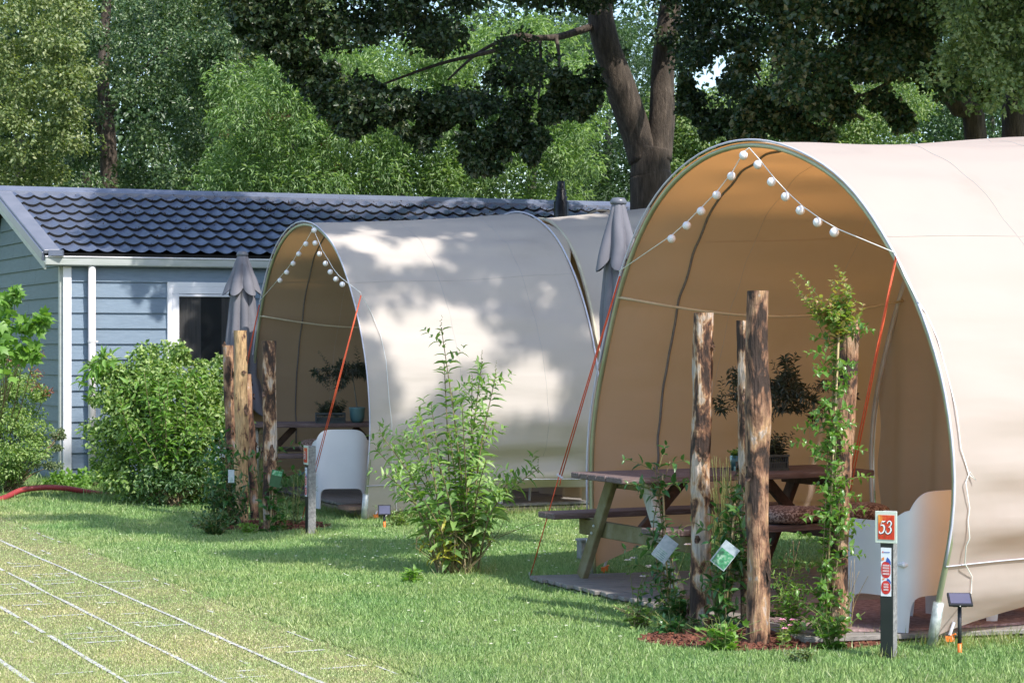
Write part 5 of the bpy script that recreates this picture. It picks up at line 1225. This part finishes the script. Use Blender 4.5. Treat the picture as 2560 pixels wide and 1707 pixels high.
# far wood
q = []
while len(q) < 620:
    x = rs.uniform(-400, 3000); y = rs.uniform(-150, 620); d = rs.uniform(44, 52)
    if mnoise.noise(Vector((x * .008, y * .008, 9))) < -.34 and y < 300 or (1870 < x < 1960 and 30 < y < 160): continue
    p = P(x, y, d); q.append((p.x, p.y, p.z, .8 + .5 * rs.rand()))
while len(q) < 800:
    x = rs.uniform(-100, 800); y = rs.uniform(-60, 480); p = P(x, y, rs.uniform(41.5, 44))
    if rs.rand() < .9: q.append((p.x, p.y, p.z, .55))
q = np.array(q); tag(leaf_obj('far_wood', [(*foliage(q[:, :3], q[:, 3], 120, .15, .10, .5, 'kite', .3, rs), 0)], [LM['wood']]), kind='stuff')
# the big forked maple ------------------------------------------------
def lowb(x):                                   # lower rim of its hanging leaves in the picture
    X = [560, 620, 680, 760, 820, 860, 900, 960, 1010, 1060, 1120, 1190, 1230, 1290, 1340, 1400, 1440, 1500, 1560, 1660, 1720, 1800, 1850, 1900, 1960, 2040, 2120, 2200, 2300, 2420, 2560, 2700]
    Y = [20, 70, 90, 150, 210, 300, 300, 260, 300, 330, 300, 400, 400, 330, 370, 230, 270, 210, 170, 200, 260, 330, 360, 350, 330, 300, 250, 260, 210, 230, 260, 280]
    return np.interp(x, X, Y)
mc = []
while len(mc) < 780:
    x = rs.uniform(560, 1900); lb = lowb(x); y = rs.uniform(-260, lb)
    h = mnoise.noise(Vector((x * .006, y * .009, 21)))
    if h < (-.06 if y < 60 else .02) and y > -10 and not (x > 1660): continue
    if h < -.2 or (mnoise.noise(Vector((x * .02, y * .028, 8))) < -.07 and y > -10): continue
    if 1600 < x < 1650 and y > -20: continue
    d = rs.uniform(22.5, 25.0) + (1.5 if 1470 < x < 1700 else 0)
    if 1470 < x < 1690 and y > 0: d = rs.uniform(26.8, 28.5)
    p = P(x, y, d); mc.append((p.x, p.y, p.z, .12 + .17 * rs.rand()))
for _ in range(330):
    x = rs.uniform(580, 1900); y = lowb(x) + rs.uniform(-60, 34)
    if 1500 < x < 1700: continue
    p = P(x, y, rs.uniform(22.6, 24)); mc.append((p.x, p.y, p.z, .08))
for (x0, y0, x1, y1, n) in ((1250, 320, 1190, 430, 10), (1300, 250, 1240, 400, 10), (900, 240, 870, 330, 8), (1080, 300, 1060, 370, 7), (690, 120, 860, 320, 12), (1440, 200, 1440, 280, 6)):
    for k in range(n):
        f = k / n; p = P(x0 + (x1 - x0) * f + rs.normal() * 8, y0 + (y1 - y0) * f, 23.4); mc.append((p.x, p.y, p.z, .14))
# its broad upper canopy, above the picture, which shades the lower leaves, the roof and the left tent
up_ = []
while len(up_) < 620:
    x = rs.uniform(-1.4, 10.5); y = rs.uniform(12.4, 21.6); z = rs.uniform(8.6, 12.6)
    if y < 15 and (z > 11.5 or mnoise.noise(Vector((x * .6, y * .6, 3))) < .06): continue
    if mnoise.noise(Vector((x * .7, y * .7, 31))) < (-.05 if y < 18.5 and x < 7 else -.30): continue
    if z < 1.65 + (870 + 60) / 5000 * y + .5: continue
    if x > 8 and y < 15: continue
    if x < (.7 if y > 19.6 else (3.3 if y > 16.5 else 1.9)) + .5 * mnoise.noise(Vector((y, z, 2))): continue
    up_.append((x, y, z, .32 + .28 * rs.rand()))
def shade_at(p, h=9.4, r=.4, n=4):            # unseen leaf clumps added up the sun's line to shade a spot below
    p = Vector(p); q = p + SUN * ((h - p.z) / SUN.z)
    for _ in range(n): up_.append((q.x + rs.normal() * r * .6, q.y + rs.normal() * r * .6, q.z + rs.normal() * .15, r * (.5 + .5 * rs.rand())))
def hits_left_tent(c):
    for z in (.2, 1.0, 2.0, 3.0):
        q = Vector(c[:3]) - SUN * ((c[2] - z) / SUN.z)
        if -3.1 < q.x < .75 and 18.6 < q.y < 22.6: return True
    return False
up_ = [c for c in up_ if not hits_left_tent(c)]
SUNLIT = [(1000, 622, 150, 30), (905, 590, 80, 24), (960, 665, 55, 22), (1060, 662, 80, 18), (1230, 690, 40, 13), (1350, 718, 48, 26), (1385, 745, 28, 26), (1010, 722, 60, 24), (1100, 775, 120, 30), (1240, 762, 80, 18), (1130, 855, 125, 105),
          (950, 805, 55, 75), (1010, 885, 60, 70), (1020, 995, 50, 80), (1280, 1015, 140, 105), (1335, 925, 75, 50), (1195, 1070, 80, 75), (1350, 1185, 90, 32), (1060, 930, 60, 60), (1120, 590, 90, 9), (960, 1080, 30, 60)]
k_ = 0
while k_ < 640:                                # unseen clumps placed along sun rays to dapple the left tent with shade
    i, j = rs.randint(0, 44), rs.randint(66, 147); p = Vector(V2[i][j]); x = 1280 + p.x / p.y * FPX; y = HY + (CH - p.z) / p.y * FPX
    w_ = 1 + .35 * mnoise.noise(Vector((x * .03, y * .03, 5)))
    if any(((x - a) / c) ** 2 + ((y - b) / d) ** 2 < w_ for a, b, c, d in SUNLIT): continue
    q = p + SUN * ((rs.uniform(8.8, 9.8) - p.z) / SUN.z); up_.append((q.x, q.y, q.z, .15)); k_ += 1
for p_, r_ in (((-1.95, 17.5, .5), .35), ((-1.7, 19.0, .6), .4), ((-2.5, 18.3, .5), .4), ((-2.3, 18.4, 1.2), .25), (G(420, 1332), .30), (G(560, 1345), .30), (G(300, 1322), .3), (G(860, 1375), .35), (G(760, 1395), .25), (G(1000, 1362), .3), (G(640, 1395), .22), (G(1150, 1345), .3), (G(200, 1300), .3), (G(500, 1300), .35)):
    shade_at(p_, 9.2 + rs.rand(), r_)
for k_ in range(70):                          # clumps added likewise to shade the bedroom tent between the two
    x = rs.uniform(1350, 1680); y = rs.uniform(510, 760)
    if abs(y - 540 - (1560 - x) * .35) < 9: continue
    shade_at(P(x, y, 21.0 + (x - 1400) * .003), 9.3, .3, 2)
BM = gp(1628, 27.2); BM = Vector((BM.x, BM.y, 0))
f_ = P(1632, 352, 27.2)
trunks = [([BM, P(1628, 520, 27.2), P(1626, 430, 27.2), f_ - UP * .1], .30, .26),
          ([P(1612, 400, 27.2), P(1590, 330, 27.2), P(1545, 200, 27.1), P(1510, 90, 27), P(1497, -20, 27), P(1480, -400, 27)], .23, .15),
          ([P(1645, 400, 27.2), P(1655, 300, 27.25), P(1657, 180, 27.3), P(1670, 60, 27.3), P(1685, -60, 27.3), P(1720, -400, 27)], .20, .12),
          ([P(1500, 60, 27), P(1400, 92, 26.6), P(1330, 98, 26.2), P(1225, 130, 25.6), P(1100, 160, 24.9), P(960, 210, 24.2)], .055, .012), ([P(1340, 97, 26.3), P(1290, 90, 26), P(1200, 130, 25.6), P(1120, 200, 25)], .04, .012),
          ([P(1390, 94, 26.5), P(1398, 150, 26.3), P(1390, 230, 26)], .03, .012), ([P(1350, 98, 26.5), P(1352, 180, 26.3), P(1345, 260, 26)], .025, .01), ([P(1690, 60, 27), P(1760, 80, 26), P(1850, 130, 25), P(1900, 200, 24.5)], .06, .015),
          ([P(1495, -100, 27), P(1300, -250, 24), P(1000, -400, 20)], .12, .04), ([P(1700, -200, 27), P(1900, -500, 22), P(2100, -700, 17)], .12, .04)]
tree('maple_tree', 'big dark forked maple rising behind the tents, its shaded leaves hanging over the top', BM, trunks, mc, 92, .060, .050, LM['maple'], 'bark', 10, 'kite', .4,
     extra=[('upper_crown', [c[:3] for c in up_ if c[3] > .151], np.array([c[3] for c in up_ if c[3] > .151]), 70, .19, .15, LM['maple']), ('dapple_clumps', [c[:3] for c in up_ if c[3] <= .151], .15, 26, .10, .08, LM['maple'])])  # upper_crown also holds unseen clumps added only for their shade
# the right hand maple -------------------------------------------------
mc = []
while len(mc) < 470:
    x = rs.uniform(1850, 2760); lb = lowb(x); y = rs.uniform(-240, lb); h = mnoise.noise(Vector((x * .007, y * .01, 51)))
    if h < -.12 and y > 60 or h < -.3 or mnoise.noise(Vector((x * .02, y * .028, 18))) < (-.16 if y < 120 else -.05): continue
    if 1865 < x < 1925 and 30 < y < 190: continue
    p = P(x, y, rs.uniform(20.5, 24)); mc.append((p.x, p.y, p.z, .14 + .18 * rs.rand()))
for (x0, y0, x1, y1, n) in ((1900, 240, 1860, 360, 16), (1930, 250, 1990, 350, 14), (2080, 200, 2110, 300, 8), (2200, 250, 2260, 310, 6), (1880, 300, 2060, 345, 14)):
    for k in range(n):
        f = k / n; p = P(x0 + (x1 - x0) * f + rs.normal() * 10, y0 + (y1 - y0) * f + rs.normal() * 8, 21.5); mc.append((p.x, p.y, p.z, .13))
mcs = []
while len(mcs) < 150:
    x = rs.uniform(2330, 2700); y = rs.uniform(-120, 260)
    if (x - 2330) * .9 + 0 < (y - 60) * -.2 : continue
    if rs.rand() > (x - 2300) / 260: continue
    p = P(x, y, rs.uniform(19.2, 20.4)); mcs.append((p.x, p.y, p.z, .2))
BR = gp(2460, 24.6)
trunks = [([BR, P(2440, 350, 24.6), P(2400, 270, 24.5), P(2365, 215, 24.4), P(2330, 100, 24), P(2280, -100, 24)], .15, .10), ([gp(2545, 24.9), P(2540, 330, 24.9), P(2552, 260, 24.9), P(2580, 180, 24.8), P(2600, -100, 24.5)], .19, .14),
          ([P(2330, 110, 24), P(2200, 60, 23), P(2050, 60, 22)], .05, .015), ([P(2330, 130, 23.8), P(2150, 240, 22.5), P(2000, 205, 22), P(1945, 195, 21.8)], .02, .012), ([P(2160, 300, 22.2), P(2060, 240, 22), P(1950, 198, 21.8)], .022, .012), ([P(2000, 310, 22), P(1960, 270, 22), P(1930, 220, 22)], .018, .01)]
up2 = []
while len(up2) < 200:
    x = rs.uniform(6.0, 13); y = rs.uniform(15.5, 22); z = rs.uniform(9.2, 12.5)
    if y < 17 and x < 7: continue
    up2.append((x, y, z, .5 + .3 * rs.rand()))
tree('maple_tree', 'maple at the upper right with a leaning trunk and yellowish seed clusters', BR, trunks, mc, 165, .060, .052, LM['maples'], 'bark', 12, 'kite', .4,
     extra=[('sunny_sprays', [c[:3] for c in mcs], .17, 90, .055, .036, LM['yel']), ('upper_crown', [c[:3] for c in up2], np.array([c[3] for c in up2]), 60, .19, .15, LM['maple'])])

# ------------------------------------------------------------------ grass, clover flowers
def grass():
    rs = np.random.RandomState(5); n = 900000
    d = 9.3 + (26.5 - 9.3) * rs.rand(n) ** 1.75; x = (rs.rand(n) * 2 - 1) * d * .272
    p2 = np.stack([x, d], 1); c = p2 @ ND; s = p2 @ PD
    pave = c > -3.85
    rib = np.abs(((c + 3.79) / .43 + .5) % 1 - .5) * .43
    keep = ~(pave & (rib < .014) & (c > -3.6) & (rs.rand(n) < .40)) & ~(pave & (rs.rand(n) < .25))
    def inbox(A, u, a, lu, la):
        A = np.array(A)[:2]; u = np.array(u)[:2]; a = np.array(a)[:2]; q = p2 - A; return (q @ u > 0) & (q @ u < lu) & (q @ a > 0) & (q @ a < la)
    keep &= ~inbox((1.62, 10.98), -F1.w, (.965, .262), 3.38, 5.6) & ~inbox(F2.pt(1.72, .1, 0), -F2.w, F2.a, 3.3, 5.4)
    e = ((p2[:, 0] - 1.47) / .76) ** 2 + ((p2[:, 1] - 11.28) / .46) ** 2 < .9 + .25 * rs.rand(n); keep &= ~e
    e = ((p2[:, 0] + 2.30) / .62) ** 2 + ((p2[:, 1] - 18.45) / .5) ** 2 < .9 + .25 * rs.rand(n); keep &= ~e
    p2 = p2[keep]; c = c[keep]; n = len(p2); d = p2[:, 1]
    nz = np.array([mnoise.noise(Vector((a * 2.2, b * 2.2, 0))) for a, b in p2[::20]]); nz = np.repeat(nz, 20)[:n]
    h = .025 * (1 + .5 * rs.rand(n)) * np.where(c > -3.85, .48, 1); h *= 1 + 1.3 * np.clip((d - 17) / 6, 0, 1) ** 2
    edge = (rs.rand(n) < .02); h = np.where(edge, h * 2.1, h)
    P3 = np.stack([p2[:, 0], d, np.zeros(n)], 1); D = rdirs(n, 0, rs) * .62; D[:, 2] = 1
    w = .0029 * (1 + rs.rand(n)) * (.8 + d / 22)
    V, F = leaf_arrays(P3, D, rdirs(n, .2, rs), h, w, 'kite', .2, 0)
    return V, F
m, N, L, B = newmat('grass_blades'); N.remove(B)
g = N.new('ShaderNodeNewGeometry'); tc = N.new('ShaderNodeTexCoord')
r1 = N.new('ShaderNodeValToRGB'); e = r1.color_ramp.elements; e[0].color = (.19, .33, .10, 1); e[1].color = (.37, .55, .20, 1); x_ = e.new(.85); x_.color = (.42, .57, .22, 1); e[-1].color = (.56, .60, .38, 1)
r2 = N.new('ShaderNodeValToRGB'); e = r2.color_ramp.elements; e[0].color = (.35, .45, .15, 1); e[1].color = (.68, .61, .42, 1); x_ = e.new(.5); x_.color = (.48, .51, .23, 1)
L.new(g.outputs['Random Per Island'], r1.inputs[0]); L.new(g.outputs['Random Per Island'], r2.inputs[0])
dot = N.new('ShaderNodeVectorMath'); dot.operation = 'DOT_PRODUCT'; dot.inputs[1].default_value = (ND[0], ND[1], 0); L.new(tc.outputs['Object'], dot.inputs[0])
nz = N.new('ShaderNodeTexNoise'); nz.inputs['Scale'].default_value = 1.4; nz.inputs['Detail'].default_value = 5; L.new(tc.outputs['Object'], nz.inputs['Vector'])
ma = N.new('ShaderNodeMath'); ma.operation = 'MULTIPLY_ADD'; ma.inputs[1].default_value = 2.6; L.new(nz.outputs[0], ma.inputs[0]); L.new(dot.outputs['Value'], ma.inputs[2])
mr = N.new('ShaderNodeMapRange'); mr.inputs['From Min'].default_value = -4.0 + 1.0 - .1; mr.inputs['From Max'].default_value = -3.4 + 1.4; L.new(ma.outputs[0], mr.inputs['Value'])
mx = N.new('ShaderNodeMixRGB'); L.new(mr.outputs[0], mx.inputs[0]); L.new(r1.outputs[0], mx.inputs[1]); L.new(r2.outputs[0], mx.inputs[2])
nz2 = N.new('ShaderNodeTexNoise'); nz2.inputs['Scale'].default_value = .9; nz2.inputs['Detail'].default_value = 6; L.new(tc.outputs['Object'], nz2.inputs['Vector'])
rr_ = N.new('ShaderNodeValToRGB'); rr_.color_ramp.elements[0].position = .35; rr_.color_ramp.elements[0].color = (.78, .92, .8, 1); rr_.color_ramp.elements[1].position = .65; rr_.color_ramp.elements[1].color = (1.12, 1.05, 1, 1); L.new(nz2.outputs[0], rr_.inputs[0])
ml = N.new('ShaderNodeMixRGB'); ml.blend_type = 'MULTIPLY'; ml.inputs[0].default_value = 1; L.new(mx.outputs[0], ml.inputs[1]); L.new(rr_.outputs[0], ml.inputs[2])
df = N.new('ShaderNodeBsdfDiffuse'); tr = N.new('ShaderNodeBsdfTranslucent'); ms = N.new('ShaderNodeMixShader'); ms.inputs[0].default_value = .35
gl_ = N.new('ShaderNodeBsdfGlossy'); gl_.inputs['Roughness'].default_value = .45; gl_.inputs[0].default_value = (.9, .95, .8, 1); m2 = N.new('ShaderNodeMixShader'); m2.inputs[0].default_value = .05
L.new(ml.outputs[0], df.inputs[0]); L.new(ml.outputs[0], tr.inputs[0]); L.new(df.outputs[0], ms.inputs[1]); L.new(tr.outputs[0], ms.inputs[2]); L.new(ms.outputs[0], m2.inputs[1]); L.new(gl_.outputs[0], m2.inputs[2]); L.new(m2.outputs[0], N['Material Output'].inputs[0])
V, F = grass(); tag(leaf_obj('lawn_grass', [(V, F, 0)], m), kind='stuff')
rs = np.random.RandomState(8); Pp, D = [], []
spots = [(1300, 1330), (1310, 1345), (1290, 1338), (1320, 1335), (1350, 1390), (1362, 1389), (1375, 1395), (1250, 1390), (1262, 1385), (1440, 1330), (1440, 1346), (1395, 1360), (1050, 1400), (1040, 1396), (985, 1415), (800, 1350), (740, 1400), (1012, 1352), (990, 1352), (920, 1470), (925, 1468), (860, 1445), (870, 1450), (690, 1395), (560, 1395), (1055, 1567), (1285, 1590), (1495, 1580), (1550, 1605), (540, 1620), (300, 1345), (345, 1380)]
for _ in range(90): spots.append((rs.uniform(820, 1480), rs.uniform(1318, 1450)))
for _ in range(40): spots.append((rs.uniform(200, 1500), rs.uniform(1300, 1640)))
for x, y in spots:
    c = G(x, y); c.z = .035
    for k in range(6): a = k * 1.05; Pp.append(c); D.append((math.cos(a), math.sin(a), .25))
V, F = leaf_arrays(Pp, D, np.tile([0, -.3, 1.], (len(Pp), 1)), .010, .009)
tag(leaf_obj('clover_flowers', [(V, F, 0)], [LM['daisy']]), kind='stuff')
# long grass along decks, posts and hem of the tents
rs = np.random.RandomState(15); Pp = []
def edgegrass(a, b, n, w):
    for _ in range(n): f = rs.rand(); q = Vector(a).lerp(Vector(b), f); Pp.append((q.x + rs.normal() * w, q.y + rs.normal() * w, 0))
edgegrass(F2.pt(1.95, 0, 0), F2.pt(1.95, 2.6, 0), 1500, .09); edgegrass(F2.pt(1.85, .0, 0), F2.pt(-1.6, .0, 0), 500, .06); edgegrass(G(60, 1232), G(600, 1262), 2600, .14)
edgegrass(F1.pt(2.05, 0, 0), F1.pt(2.05, 1.2, 0), 500, .08); edgegrass(G(2210, 1652), G(2240, 1655), 60, .04); edgegrass(G(2325, 1618), G(2335, 1622), 70, .05); edgegrass(G(1150, 1430), G(1190, 1440), 260, .10); edgegrass(G(765, 1338), G(790, 1340), 60, .05)
edgegrass(F1.pt(1.7, -.12, 0), F1.pt(1.0, -.3, 0), 200, .06)
n = len(Pp); D = rdirs(n, 0, rs) * .55; D[:, 2] = 1
V, F = leaf_arrays(Pp, D, rdirs(n, .2, rs), .05 + .09 * rs.rand(n), .005, 'blade', .25, 0); tag(leaf_obj('long_grass', [(V, F, 0)], [LM['grassy']]), kind='stuff')
